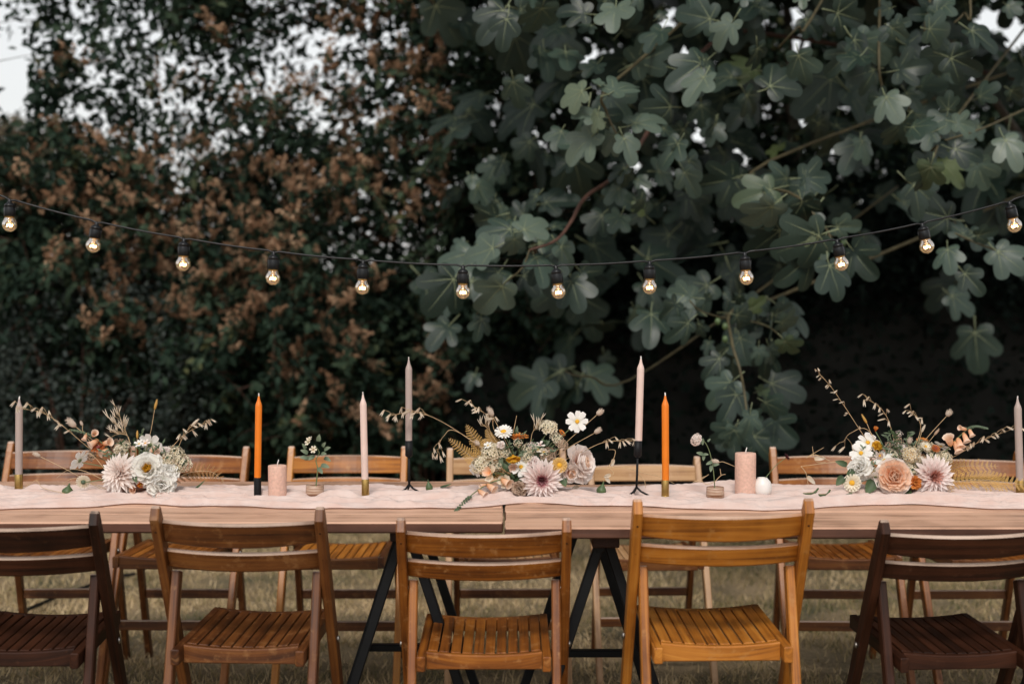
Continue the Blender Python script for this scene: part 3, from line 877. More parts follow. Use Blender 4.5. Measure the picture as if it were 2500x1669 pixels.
def dahlia(par, M, Rr, outer, inner, centre):
    m = MB(); m.blob((0, 0, -.004), Rr * .16, Rr * .16, Rr * .14, n=10, m=6)
    f = m.build('dahlia', centre, par, M)
    mo = petal_mesh('dahlia', outer); mi_ = petal_mesh('dahlia', inner)
    rows = [(7, 8, .34, 1), (9, 22, .44, 1), (11, 38, .55, 1), (13, 54, .68, 0), (15, 70, .82, 0), (17, 84, .93, 0), (18, 97, 1.0, 0), (14, 112, .98, 0)]
    for k, (n, el, L, inn) in enumerate(rows):
        for i in range(n):
            a = 2 * math.pi * (i + .5 * (k % 2) + random.uniform(-.12, .12)) / n
            put_petal(f, mi_ if inn else mo, a, R(el + random.uniform(-6, 6)), Rr * L * random.uniform(.93, 1.05), Rr * .05, -Rr * .02 * k * .5, roll=random.uniform(-.15, .15))
    return f
def cosmos(par, M, Rr, mat, centre=None, n=8, el=80, name='cosmos', k=1.0):
    m = MB()
    m.lathe([(Rr * .02, -Rr * .12), (Rr * .10, -Rr * .05), (Rr * .21, Rr * .01), (Rr * .20, Rr * .09), (Rr * .12, Rr * .14), (.0004, Rr * .15)], 14)
    f = m.build(name, centre or P_YC, par, M)
    me = petal_mesh('cosmos', mat)
    for i in range(n):
        a = 2 * math.pi * (i + random.uniform(-.12, .12)) / n
        put_petal(f, me, a, R(el + random.uniform(-9, 9)), Rr * random.uniform(.92, 1.04), Rr * .08, .001 * (i % 2), roll=random.uniform(-.12, .12))
    return f
def rose(par, M, Rr, mats, name='rose', rows=((4, 6, .50), (5, 18, .62), (6, 34, .76), (7, 52, .90), (8, 72, 1.0), (7, 92, 1.02))):
    m = MB(); m.blob((0, 0, -Rr * .1), Rr * .18, n=8, m=5)
    f = m.build(name, mats[0], par, M)
    for k, (n, el, L) in enumerate(rows):
        mt = mats[min(len(mats) - 1, k * len(mats) // len(rows))]
        me = petal_mesh('rose', mt)
        for i in range(n):
            a = 2 * math.pi * (i + .5 * (k % 2) + random.uniform(-.15, .15)) / n
            put_petal(f, me, a, R(el + random.uniform(-6, 6)), Rr * L * random.uniform(.93, 1.04), Rr * (.04 + .035 * k), -Rr * .05 * k, roll=random.uniform(-.2, .2))
    return f
def ruffle(par, M, Rr, mat, name='ranunculus'):
    m = MB(); m.blob((0, 0, -Rr * .1), Rr * .25, n=8, m=5)
    f = m.build(name, mat, par, M)
    me = petal_mesh('ruffle', mat)
    for k, (n, el, L) in enumerate(((6, 14, .62), (8, 36, .75), (9, 60, .88), (10, 84, .98), (8, 110, .95))):
        for i in range(n):
            a = 2 * math.pi * (i + random.uniform(-.3, .3)) / n
            put_petal(f, me, a, R(el + random.uniform(-12, 12)), Rr * L * random.uniform(.85, 1.08), Rr * .06, 0, roll=random.uniform(-.5, .5))
    return f
def cluster(par, M, Rr, mat, name='scabiosa', n=34, mat2=None):
    """dome of small florets"""
    m = MB()
    for i in range(n):
        t = math.acos(1 - (i + .5) / n * 1.05); a = i * 2.39996
        d = Vector((math.sin(t) * math.cos(a), math.sin(t) * math.sin(a), math.cos(t) * .7))
        c = d * Rr * random.uniform(.75, .98)
        B = basis(c, d + Vector((random.uniform(-.3, .3), random.uniform(-.3, .3), random.uniform(-.2, .2))))
        q = random.uniform(.75, 1.2) * Rr * .30
        for p in range(5):
            aa = 2 * math.pi * p / 5
            P = B @ ybasis(Vector((0, 0, 0)), (math.cos(aa), math.sin(aa), .35), (0, 0, 1))
            m.patch(P, q, q * .8, rounded, cup=.3, nx=2, ny=2)
        m.blob(B @ Vector((0, 0, q * .12)), q * .16, n=5, m=3, mi=1)
    m.lathe([(.0008, -Rr * .55), (Rr * .22, -Rr * .4), (Rr * .5, -Rr * .12), (Rr * .55, Rr * .1), (Rr * .35, Rr * .4), (.0008, Rr * .5)], 10, mi=1)
    return m.build(name, [mat, mat2 or P_SAGE], par, M)
def zinnia(par, M, Rr, mat, centre, name='zinnia'):
    m = MB()
    for k, (n, el, L) in enumerate(((12, 62, .8), (16, 78, 1.0), (16, 92, 1.0))):
        for i in range(n):
            a = 2 * math.pi * (i + .5 * (k % 2)) / n; e = R(el + random.uniform(-6, 6))
            rad = Vector((math.cos(a), math.sin(a), 0))
            d = rad * math.sin(e) + Vector((0, 0, math.cos(e))); nn = -rad * math.cos(e) + Vector((0, 0, math.sin(e)))
            m.patch(ybasis(rad * Rr * .1, d, nn), Rr * L, Rr * .30, notched, cup=.3, nx=2, ny=3)
    m.lathe([(.0005, -Rr * .4), (Rr * .2, -Rr * .3), (Rr * .36, -Rr * .05), (Rr * .34, Rr * .14), (Rr * .2, Rr * .24), (.0005, Rr * .26)], 12, mi=1)
    return m.build(name, [mat, centre], par, M)
def bell_mesh(m, B, L, r, mi=0):
    rings = []
    for z, q in ((0, .30), (.15, .55), (.45, .72), (.75, .80), (.92, 1.0), (1.0, 1.22)):
        rings.append([B @ Vector((r * q * math.cos(2 * math.pi * i / 9) * (1 + (.08 * (i % 2) if z > .9 else 0)), r * q * math.sin(2 * math.pi * i / 9), z * L)) for i in range(9)])
    us = [0, .2, .4, .6, .85, 1]
    m.rings(rings, False, mi, True, us=us)
def polyline(pts, n=8):
    """smooth points through given ones"""
    P = [Vector(p) for p in pts]; out = []
    for i in range(len(P) - 1):
        p0 = P[max(i - 1, 0)]; p1 = P[i]; p2 = P[i + 1]; p3 = P[min(i + 2, len(P) - 1)]
        for k in range(n):
            t = k / n
            out.append(.5 * ((2 * p1) + (p2 - p0) * t + (2 * p0 - 5 * p1 + 4 * p2 - p3) * t * t + (3 * p1 - p0 - 3 * p2 + p3) * t ** 3))
    out.append(P[-1])
    return out
def stem(par, pts, r0=.0016, r1=.0009, mat=None, name='stem'):
    p = polyline(pts, 6); n = len(p)
    m = MB(); m.tube(p, [r0 + (r1 - r0) * i / (n - 1) for i in range(n)], 5)
    return m.build(name, mat or M_STEMG, par)
def oat(par, pts, side=1, n=11, mat=None, start=.45, L=.020, name='oat_stem', droop=1.0, wd=1.0):
    p = polyline(pts, 8); N = len(p)
    m = MB(); m.tube(p, [.0010 - .0006 * i / (N - 1) for i in range(N)], 5)
    for k in range(n):
        t = start + (1 - start) * (k + .3) / n
        i = min(N - 2, int(t * (N - 1))); a = p[i]; tang = (p[i + 1] - p[i]).normalized()
        out_ = Vector((random.uniform(-1, 1), random.uniform(-.5, .5), random.uniform(-.2, .8)))
        q = a + (out_ * .8 + tang).normalized() * random.uniform(.010, .030)
        m.tube([a, (a + q) / 2 + Vector((0, 0, .003)), q], .00045, 4)
        d = (tang * .5 + Vector((random.uniform(-.8, .8), random.uniform(-.4, .4), -droop * random.uniform(.4, 1.3)))).normalized()
        l = L * random.uniform(.8, 1.2)
        for sgn in (-1, 1):
            d2 = (d + Vector((.16 * sgn, .05 * sgn, 0))).normalized()
            B = ybasis(q, d2, (0, -1, .2))
            m.patch(B, l, l * .17 * wd, pointed, cup=.9, nx=2, ny=3, mi=1)
            m.patch(ybasis(q, d2, (0, 1, -.2)), l, l * .16 * wd, pointed, cup=.9, nx=2, ny=3, mi=1)
    return m.build(name, [mat or M_STRAW, P_OAT], par)
def tail(par, base, tip, head_l, head_r, mat=P_FLUFF, name='bunny_tail', n=130, stem_mat=None):
    base, tip = Vector(base), Vector(tip)
    d = (tip - base).normalized()
    m = MB()
    mid = (base + tip) / 2 + Vector((random.uniform(-.01, .01), 0, .004))
    p = polyline([base, mid, tip - d * head_l], 5); m.tube(p, .0008, 5)
    c = tip - d * head_l
    B = basis(c, d)
    rings = [[B @ Vector((head_r * q * math.cos(2 * math.pi * i / 8), head_r * q * math.sin(2 * math.pi * i / 8), z * head_l)) for i in range(8)] for z, q in ((0, .2), (.15, .7), (.4, .85), (.7, .65), (.95, .15))]
    m.rings(rings, True, 1, True, us=[.3, .4, .5, .6, .7])
    for i in range(n):
        t = random.uniform(.02, .95); a = random.uniform(0, 6.283)
        q = head_r * (.85 * math.sin(math.pi * min(1, t * .9 + .1)) + .1)
        o_ = Vector((math.cos(a), math.sin(a), 0))
        b0 = B @ (o_ * q * .7 + Vector((0, 0, t * head_l)))
        dd = B.to_3x3() @ (o_ * .7 + Vector((0, 0, 1)))
        m.patch(ybasis(b0, dd, (0, -1, .3)), head_r * random.uniform(.5, .9), head_r * .12, lambda s: 1 - s, nx=1, ny=1, mi=1)
    return m.build(name, [stem_mat or M_STRAW, mat], par)
def fern(par, pts, Wd, mat=P_FERN, n=22, nrm=(0, -1, .3), name='fern_frond', sub=7):
    p = polyline(pts, 10); N = len(p)
    m = MB(); m.tube(p, [.0013 - .0009 * i / (N - 1) for i in range(N)], 5)
    nv = Vector(nrm)
    for k in range(n):
        t = .06 + .92 * k / n; i = min(N - 2, int(t * (N - 1)))
        a = p[i].lerp(p[i + 1], t * (N - 1) - i); tang = (p[i + 1] - p[i]).normalized()
        sd = tang.cross(nv).normalized()
        l = Wd * math.sin(math.pi * (t * .85 + .15)) ** .8 * random.uniform(.85, 1.1)
        for s in (-1, 1):
            d = (sd * s + tang * .45 + nv.normalized() * random.uniform(-.25, .25)).normalized()
            B = ybasis(a, d, nv)
            m.tube([a, a + d * l], [.0005, .0002], 4)
            for q in range(sub):                         # leaflets along each pinna
                tt = (q + .6) / sub
                c = a + d * l * tt
                for s2 in (-1, 1):
                    d2 = (d.cross(nv).normalized() * s2 + d * .7).normalized()
                    m.patch(ybasis(c, d2, nv), l * .24 * (1 - tt * .7) + .001, l * .105, pointed, nx=1, ny=2, mi=1)
    return m.build(name, [M_STRAW, mat], par)
def foxglove(par, pts, bells, mat=P_PEACH, name='foxglove', buds=8):
    p = polyline(pts, 8); N = len(p)
    m = MB(); m.tube(p, [.0022 - .0012 * i / (N - 1) for i in range(N)], 6)
    for (t, dx, dz, L, r) in bells:
        i = min(N - 1, int(t * (N - 1))); a = p[i]
        d = Vector((dx, -.5, dz))
        bell_mesh(m, basis(a, d), L, r, 1)
        for q in range(4):
            an = q * 1.57
            m.patch(basis(a, d) @ ybasis(Vector((0, 0, 0)), (math.cos(an) * .7, math.sin(an) * .7, .6), (0, 0, 1)), L * .4, L * .22, pointed, nx=2, ny=2, mi=2)
    for k in range(buds):
        t = .70 + .3 * k / buds; i = min(N - 1, int(t * (N - 1))); a = p[i]
        for s in (-1, 1):
            d = Vector((s * .6, -.5, -.2))
            m.patch(ybasis(a, d, (0, -1, 1)), .014 * (1.2 - t * .6), .008, pointed, cup=.6, nx=2, ny=2, mi=2)
            m.blob(a + d * .006, .0032 * (1.6 - t), .0032 * (1.6 - t), .004 * (1.6 - t), mi=2)
    return m.build(name, [M_STEMG, mat, P_SAGE], par)
def leaf_at(par, p, d, n, L, Wd, mat=P_GREEN, name='leaf', bend=.15):
    m = MB()
    m.patch(None, 1, Wd, pointed, cup=.35, bend=bend, nx=4, ny=6, wave=.02)
    me = m.mesh(name, [mat])
    return link(name, me, None, par, ybasis(p, d, n, L))

class Arr:
    def __init__(s, bx, by, Y, zo, label):
        b = at(bx, by, Y); s.Y = Y; s.o = Vector((b.x, Y, CT)); s.zo = zo
        s.root = empty('flower_arrangement', s.o, 0, label, 'flower arrangement', 'low flower arrangements on the runner')
        m = MB(); m.lathe([(.020, 0), (.028, .003), (.044, .022), (.052, .040), (.050, .046), (.046, .042), (.036, .028), (.001, .022)], 28); m.build('bowl', M_SOIL, s.root)
        m = MB(); m.lathe([(.045, .036), (.044, .044), (.03, .055), (.012, .060), (.001, .061)], 16); m.build('moss', P_GREEN, s.root)
        s.b0 = Vector((0, 0, .045))
    def p(s, zx, zy, dy=0.0):
        ox, oy, k = s.zo
        return at(ox + zx / k, oy + zy / k, s.Y + dy) - s.o
    def r(s, z): return z * 1.10 / s.zo[2] / (FPX / s.Y)
    def fl(s, fn, zx, zy, zr, ax, dy=0.0, *a, **kw):
        c = s.p(zx, zy, dy); av = Vector(ax).normalized()
        rr = s.r(zr)
        f = fn(s.root, basis(c, av), rr, *a, **kw)
        back = c - av * rr * .25
        pts = [s.b0 + Vector((c.x * .15, c.y * .2, 0)), (s.b0 * .45 + back * .55) + Vector((0, .004, .006)), back]
        stem(s.root, pts, .0017, .0012)
        return f
    def filler(s, n, spread, mats, top=.10, seed=1):
        rs = random.Random(seed)
        for i in range(n):
            a = rs.uniform(0, 6.283); h = rs.uniform(.01, top)
            rr = spread * math.sqrt(rs.random())
            p = Vector((rr * math.cos(a), rr * math.sin(a) * .5 + .01, .045 + h * (1 - rr / spread * .5)))
            d = Vector((p.x * 6 + rs.uniform(-.4, .4), rs.uniform(-.7, .3), rs.uniform(-.2, .9)))
            leaf_at(s.root, p, d, (rs.uniform(-.4, .4), -.7, .7), rs.uniform(.022, .045), rs.uniform(.3, .5), rs.choice(mats))
    def sprigs(s, n, spread, seed, mat=None):
        """fine green stalks with tiny buds rising out of the bowl"""
        rs = random.Random(seed)
        for i in range(n):
            x = rs.uniform(-spread, spread); h = rs.uniform(.07, .15) * (1 - abs(x) / spread * .4)
            e = Vector((x, rs.uniform(-.05, .06), .05 + h))
            m = MB(); pp = polyline([s.b0 + Vector((x * .2, 0, 0)), s.b0.lerp(e, .6) + Vector((0, 0, .01)), e], 5)
            m.tube(pp, .0008, 4)
            for k in range(7):
                q = pp[rs.randint(len(pp) // 2, len(pp) - 1)]
                d = Vector((rs.uniform(-1, 1), rs.uniform(-1, .5), rs.uniform(-.1, 1)))
                m.patch(ybasis(q, d, (0, -1, .5)), rs.uniform(.010, .020), .006, pointed, nx=2, ny=2, mi=1)
            m.blob(e, .003, mi=1)
            m.build('sprig', [M_STEMG, P_SAGE if rs.random() < .6 else P_GREEN], s.root)

# left arrangement
A = Arr(336, 1213, 4.10, (0, 940, 3.79), 'flower arrangement with a pale dahlia and white garden rose, left of the orange candle')
A.fl(dahlia, 1105, 815, 178, (-.35, -.9, .25), -.05, P_PALE, P_PALE, P_PALE)
A.fl(rose, 1365, 780, 125, (.05, -.92, .35), -.05, [P_YELLOW, P_WHITE, P_WHITE, P_WHITE], name='garden_rose')
A.fl(ruffle, 1560, 800, 95, (.35, -.7, .6), -.03, P_WHITE)
A.fl(ruffle, 1500, 920, 135, (.2, -.95, .1), -.05, P_WHITE)
A.fl(cosmos, 1385, 550, 100, (.25, .75, .3), .0, P_WHITE, M_STEMG)
A.fl(cosmos, 740, 700, 95, (-.8, .3, .55), -.01, P_WHITE, M_STEMG)
A.fl(zinnia, 1480, 605, 55, (.1, -.3, .9), .0, P_CREAM, P_YC)
A.fl(zinnia, 910, 575, 60, (-.2, -.5, .8), .0, P_RUST, P_DC)
A.fl(cluster, 1110, 575, 85, (0, -.5, .9), .02, P_TAN)
A.fl(cluster, 1620, 640, 85, (.3, -.5, .8), .02, P_CREAM)
A.fl(cluster, 1690, 720, 80, (.6, -.6, .5), .0, P_CREAM)
A.fl(cluster, 1560, 680, 60, (.3, -.6, .7), -.02, P_CREAM)
A.fl(cluster, 860, 650, 55, (-.6, -.5, .5), .02, P_TAN)
A.fl(rose, 1305, 925, 55, (.1, -.9, .2), -.06, [P_YELLOW, P_ORANGE], name='orange_bud', rows=((3, 10, .7), (5, 30, .95)))
A.fl(rose, 1240, 960, 55, (-.1, -.9, -.1), -.05, [P_PEACH, P_PEACH], name='peach_bud', rows=((3, 12, .7), (5, 40, .95)))
A.fl(zinnia, 770, 895, 55, (-.2, .8, .3), -.04, P_CREAM, P_SAGE, name='daisy')
foxglove(A.root, [A.b0, A.p(1050, 640), A.p(860, 470), A.p(640, 405)], [(.50, .9, .3, .030, .011), (.62, -.7, -.5, .030, .011), (.70, .3, .3, .026, .009), (.78, -.2, -.8, .022, .007), (.42, -.6, -.4, .028, .010)], buds=7)
oat(A.root, [A.b0, A.p(900, 640), A.p(560, 360), A.p(380, 250), A.p(170, 215)], n=15, start=.42)
oat(A.root, [A.b0, A.p(1600, 640), A.p(1720, 450), A.p(1950, 335)], n=12, start=.5)
tail(A.root, A.b0, A.p(615, 310), .036, .011); tail(A.root, A.p(860, 560), A.p(742, 330), .016, .0045)
tail(A.root, A.p(1000, 1000), A.p(300, 620), .026, .007)
tail(A.root, A.b0, A.p(1455, 125), .033, .0045, P_FERN, 'dried_grass', 70, M_STRAW); tail(A.root, A.b0, A.p(1270, 415), .025, .004, P_FERN, 'dried_grass', 60)
tail(A.root, A.b0, A.p(1840, 310), .03, .005, P_OAT, 'dried_grass', 70)
for tx, ty in ((1090, 240), (1060, 350), (1080, 450)):
    oat(A.root, [A.b0, A.p(1215, 600), A.p(1180, 470), A.p(tx, ty)], n=9, start=.72, droop=-1.2, L=.026, name='awned_grass', wd=.5)
fern(A.root, [A.p(1560, 900, .03), A.p(1750, 810, .05), A.p(1950, 800, .05), A.p(2080, 900, .05)], .028, P_FERNB, 14)
for pts in (((1000, 900), (800, 800), (640, 780), (520, 860)), ((980, 960), (700, 860), (560, 930)), ((600, 1000), (400, 950), (330, 880), (200, 970)), ((1000, 820), (850, 640), (760, 660))):
    stem(A.root, [A.p(x, y, -.02) for x, y in pts], .0010, .0005, M_STRAW, 'dried_tendril')
A.filler(34, .085, [P_GREEN, P_GREEN, P_SAGE], .09, 3); A.sprigs(18, .10, 4)
leaf_at(A.root, A.p(1240, 830, -.06), (.2, -.4, -.3), (0, -1, .2), .03, .5)

# middle arrangement
B = Arr(1278, 1212, 4.10, (1040, 950, 4.698), 'middle flower arrangement with a large pink dahlia with a dark heart')
B.fl(dahlia, 1330, 1040, 222, (.0, -.97, -.05), -.06, P_BLUSH, P_MAUVE, P_DC)
B.fl(rose, 1770, 850, 180, (.75, -.6, .25), .0, [P_PEACH, P_PALE, P_PALE, P_PALE], name='peony')
B.fl(rose, 1650, 960, 95, (.4, -.8, -.1), -.03, [P_PEACH, P_PALE], name='peony')
B.fl(cosmos, 1735, 370, 112, (-.05, -.95, .3), .0, P_WHITE)
B.fl(zinnia, 890, 490, 88, (-.1, -.55, .8), .0, P_WHITE, P_YC, name='daisy')
B.fl(zinnia, 1075, 550, 88, (.0, -.1, 1), .01, P_ORANGE, P_SAGE)
B.fl(rose, 1000, 770, 82, (0, -.5, -.85), -.05, [P_YELLOW, P_YELLOW, P_CREAM], name='yellow_daisy', rows=((6, 30, .9), (8, 75, 1.0)))
B.fl(zinnia, 1530, 870, 75, (.1, -.9, .3), -.05, P_FERN, P_YC, name='strawflower')
B.fl(cluster, 750, 720, 115, (-.3, -.6, .7), -.01, P_CREAM, n=44)
B.fl(cluster, 880, 720, 80, (.0, -.6, .7), -.01, P_CREAM)
B.fl(cluster, 1185, 690, 85, (0, -.5, .8), .0, P_CREAM)
B.fl(cluster, 1170, 780, 70, (0, -.7, .6), -.02, P_CREAM)
B.fl(cluster, 1400, 450, 112, (.1, -.3, .9), .02, P_CREAM, n=44)
B.fl(cluster, 1490, 560, 80, (.4, -.4, .7), .02, P_CREAM)
B.fl(cluster, 1400, 760, 95, (.1, -.6, .7), -.01, P_TAN, n=44)
B.fl(cluster, 1560, 640, 70, (.4, -.5, .7), .01, P_TAN)
B.fl(cluster, 620, 870, 100, (-.6, -.6, .5), -.02, P_CREAM, n=44)
B.fl(cosmos, 1305, 640, 55, (0, -.6, .8), -.01, P_PALE, P_DC, n=6)
B.fl(cosmos, 1350, 720, 50, (0, -.6, .8), -.02, P_CREAM, P_YC, n=6)
B.fl(cosmos, 1090, 890, 110, (-.2, -.7, .5), -.03, P_WHITE)
B.fl(cosmos, 560, 930, 75, (-.6, -.5, -.4), -.02, P_WHITE)
B.fl(ruffle, 1230, 840, 70, (-.3, -.6, .6), -.03, P_BLUSH)
B.fl(rose, 900, 1060, 80, (-.4, -.7, .3), -.04, [P_CREAM, P_CREAM], name='cream_petal', rows=((4, 50, 1.0), (3, 85, 1.0)))
B.fl(rose, 740, 960, 90, (-.5, -.6, .3), -.04, [P_PEACH, P_CREAM], name='cream_petal', rows=((3, 50, 1.0), (3, 85, 1.0)))
B.fl(ruffle, 1070, 1140, 85, (-.1, -.9, .0), -.05, P_TAN, name='dried_hydrangea')
B.fl(zinnia, 1560, 500, 40, (.6, -.3, .6), .03, P_ORANGE, P_SAGE)
for q in ((2025, 235, .022, .0095), (2010, 450, .024, .0085), (715, 205, .030, .0095), (560, 595, .018, .0075)):
    tail(B.root, B.b0, B.p(q[0], q[1], .0), q[2], q[3])
for pts, w in ((((760, 900), (600, 640), (460, 400)), .028), (((700, 900), (480, 740), (255, 560)), .026), (((860, 760), (760, 600), (690, 450)), .020), (((760, 820), (700, 680), (680, 560)), .022)):
    fern(B.root, [B.b0] + [B.p(x, y, .01) for x, y in pts], w, P_FERN, 26, sub=5)
oat(B.root, [B.b0, B.p(480, 560), B.p(100, 330), B.p(-150, 265), B.p(-395, 300)], n=16, start=.55, L=.022)
oat(B.root, [B.b0, B.p(390, 500), B.p(200, 540), B.p(130, 720)], n=6, start=.75)
oat(B.root, [B.b0, B.p(800, 500), B.p(740, 330), B.p(480, 160)], n=14, start=.5, L=.021)
oat(B.root, [B.b0, B.p(1820, 700), B.p(2080, 600), B.p(2400, 595)], n=10, start=.6, L=.022)
oat(B.root, [B.b0, B.p(780, 560), B.p(740, 480), B.p(700, 440)], n=8, start=.7, droop=-1, L=.024, name='awned_grass', wd=.5)
oat(B.root, [B.b0, B.p(1200, 600), B.p(1220, 500), B.p(1270, 420)], n=6, start=.7, droop=-1, L=.026, name='awned_grass', wd=.5)
foxglove(B.root, [B.p(900, 1020, -.04), B.p(700, 1090, -.06), B.p(500, 1230, -.12), B.p(330, 1405, -.245)], [(.10, .6, -.3, .034, .013), (.36, .8, -.5, .030, .012), (.50, .9, -.6, .028, .010), (.35, -.9, -.1, .024, .006)], buds=14)
for pts in (((1850, 920), (2050, 905), (2250, 890), (2500, 960), (2680, 1000), (2850, 1080)), ((2090, 890), (2150, 800), (2170, 700), (2090, 690)), ((2100, 900), (2150, 970), (2020, 1000)), ((1000, 500), (1040, 300)), ((1750, 1020), (1790, 1080), (1700, 1140)), ((2400, 930), (2500, 1040), (2520, 1130))):
    stem(B.root, [B.p(x, y, .02) for x, y in pts], .0012, .0006, M_STRAW, 'dried_tendril')
for q, d in (((2150, 800), (-.2, 0, -1)), ((2120, 980), (-1, 0, -.3)), ((1750, 1110), (-1, -.2, -.3)), ((2060, 1010), (.5, 0, -.6))):
    leaf_at(B.root, B.p(*q, .02), d, (0, -1, .3), .022, .5, P_OAT, 'dried_leaf')
B.filler(40, .10, [P_GREEN, P_GREEN, P_SAGE], .10, 5); B.sprigs(26, .11, 6)
leaf_at(B.root, B.p(1550, 1010, -.04), (.3, -.3, -.5), (.3, -1, .2), .03, .8)

# right arrangement
C = Arr(2195, 1216, 4.10, (1940, 880, 3.92), 'flower arrangement with a peach rose and white cosmos, at the right end of the runner')
C.fl(rose, 950, 1110, 138, (-.05, -.93, .25), -.06, [P_PEACH, P_PEACH, P_PEACH, P_PALE])
C.fl(dahlia, 1330, 1110, 188, (.15, -.95, .12), -.05, P_BLUSH, P_ROSEIN, P_DC)
C.fl(cosmos, 700, 785, 95, (-.05, -.75, .6), .0, P_WHITE)
C.fl(cosmos, 635, 885, 92, (-.3, -.8, .45), -.02, P_WHITE)
C.fl(cosmos, 860, 960, 92, (.05, -.8, .5), -.03, P_WHITE)
C.fl(cosmos, 770, 1110, 80, (-.1, -.5, -.8), -.05, P_WHITE, M_STEMG)
C.fl(cosmos, 1400, 820, 80, (.3, .2, .8), .02, P_WHITE)
C.fl(ruffle, 630, 1030, 112, (-.5, -.8, .2), -.04, P_WHITE)
C.fl(cluster, 1110, 900, 78, (0, -.8, .5), -.03, P_CREAM, n=60, mat2=P_YC, name='pompon')
C.fl(cluster, 1250, 830, 72, (.1, -.4, .9), .0, P_CREAM, n=50, name='pompon')
C.fl(cluster, 940, 910, 70, (-.1, -.6, .7), -.01, P_CREAM)
C.fl(cluster, 1020, 850, 60, (0, -.6, .7), .0, P_PALE)
C.fl(cluster, 1120, 1050, 65, (.1, -.8, .4), -.04, P_CREAM)
C.fl(cluster, 1060, 1000, 50, (.1, -.8, .5), -.03, P_CREAM)
C.fl(cluster, 1330, 925, 75, (.1, -.6, .7), -.01, P_CREAM)
C.fl(cluster, 1440, 925, 65, (.4, -.5, .6), .0, P_CREAM)
C.fl(cluster, 1220, 950, 55, (.1, -.6, .6), -.01, P_PEACH)
C.fl(zinnia, 550, 1170, 72, (-.35, -.9, .2), -.06, P_CREAM, P_YC, name='daisy')
C.fl(ruffle, 1150, 1165, 62, (.05, -.9, .1), -.06, P_ORANGE, name='orange_sweet_pea')
C.fl(rose, 1160, 1310, 62, (.1, -.7, -.5), -.06, [P_PEACH, P_PEACH], name='peach_sweet_pea', rows=((4, 40, 1.0), (3, 70, 1.0)))
C.fl(rose, 775, 668, 36, (0, -.3, .9), .0, [P_ORANGE, P_ORANGE], name='orange_bud', rows=((4, 10, .9), (5, 25, 1.1)))
C.fl(zinnia, 1350, 840, 36, (.1, -.7, .6), -.02, P_RUST, P_DC)
C.fl(zinnia, 1220, 765, 48, (0, -.2, 1), .02, P_ORANGE, P_SAGE)
C.fl(ruffle, 790, 815, 48, (.3, -.6, .5), -.02, P_YELLOW, name='yellow_bud')
for k, (zx, zy) in enumerate(((1000, 700), (985, 745), (960, 790), (900, 810), (880, 840), (1010, 780))):
    C.fl(cluster, zx, zy, 34, (0, -.6, .7), .0, P_TAN if k % 2 else P_PALE, n=16, name='statice')
foxglove(C.root, [C.b0, C.p(1400, 900), C.p(1560, 740), C.p(1700, 630), C.p(1840, 650)], [(.40, -.4, .8, .034, .014), (.52, .1, -.7, .032, .012), (.60, .25, -.9, .030, .010), (.70, .3, -.9, .026, .008), (.66, -.95, .25, .030, .007), (.45, .3, -.9, .034, .012)], buds=12)
for q in ((1495, 475, .021, .0095), (1110, 735, .020, .0085)): tail(C.root, C.b0, C.p(*q[:2]), q[2], q[3])
tail(C.root, C.b0, C.p(640, 510), .032, .0045, P_FERN, 'dried_grass', 70); tail(C.root, C.b0, C.p(1250, 610), .026, .0045, P_OAT, 'dried_grass', 70)
tail(C.root, C.b0, C.p(1385, 650), .024, .0045, P_TAN, 'dried_grass', 60)
oat(C.root, [C.b0, C.p(720, 800), C.p(480, 440), C.p(340, 240), C.p(225, 120)], n=14, start=.35, L=.014)
oat(C.root, [C.b0, C.p(945, 740), C.p(860, 500), C.p(670, 340)], n=9, start=.45, L=.020)
oat(C.root, [C.b0, C.p(1190, 720), C.p(1185, 560), C.p(1100, 480)], n=8, start=.45, L=.018)
oat(C.root, [C.b0, C.p(1500, 930), C.p(1780, 770), C.p(2110, 645)], n=12, start=.42, L=.020)
oat(C.root, [C.b0, C.p(720, 680), C.p(540, 690), C.p(465, 780)], n=3, start=.85, L=.026)
fern(C.root, [C.p(1420, 1180, .0), C.p(1700, 1140, -.02), C.p(2000, 1160, -.03), C.p(2330, 1210, -.03)], .036, P_FERN, 22, (0, -.8, .6), sub=6)
fern(C.root, [C.p(1400, 1080, .04), C.p(1600, 1010, .05), C.p(1950, 1010, .05)], .030, P_FERN, 16, (0, -.8, .6), sub=5)
fern(C.root, [C.p(1420, 1150, -.04), C.p(1480, 1200, -.06), C.p(1530, 1310, -.07)], .014, P_FERNB, 10, sub=4)
for pts in (((500, 960), (340, 975), (60, 1010)), ((300, 975), (200, 960), (170, 820)), ((60, 1010), (110, 1080), (130, 1200)), ((340, 960), (200, 900), (110, 930), (280, 830))):
    stem(C.root, [C.p(x, y, .01) for x, y in pts], .0012, .0006, M_STRAW, 'dried_tendril')
for q, d in (((190, 940), (1, 0, .1)), ((120, 1110), (.6, 0, -.5))): leaf_at(C.root, C.p(*q, .01), d, (0, -1, .4), .034, .42, P_OAT, 'dried_leaf')
for q, d, l, w in (((760, 1150), (-.45, -.3, -.6), .045, .75), ((560, 1040), (-.5, -.2, -.7), .035, .6), ((470, 1110), (-.5, -.2, -.5), .034, .7), ((500, 1000), (-.8, 0, .3), .035, .5), ((1080, 1230), (-.1, -.4, -.6), .032, .7), ((860, 1180), (.1, -.3, -.8), .03, .5)):
    leaf_at(C.root, C.p(*q, -.05), d, (-.2, -1, .3), l, w)
C.filler(38, .095, [P_GREEN, P_GREEN, P_SAGE], .10, 8); C.sprigs(22, .11, 9)

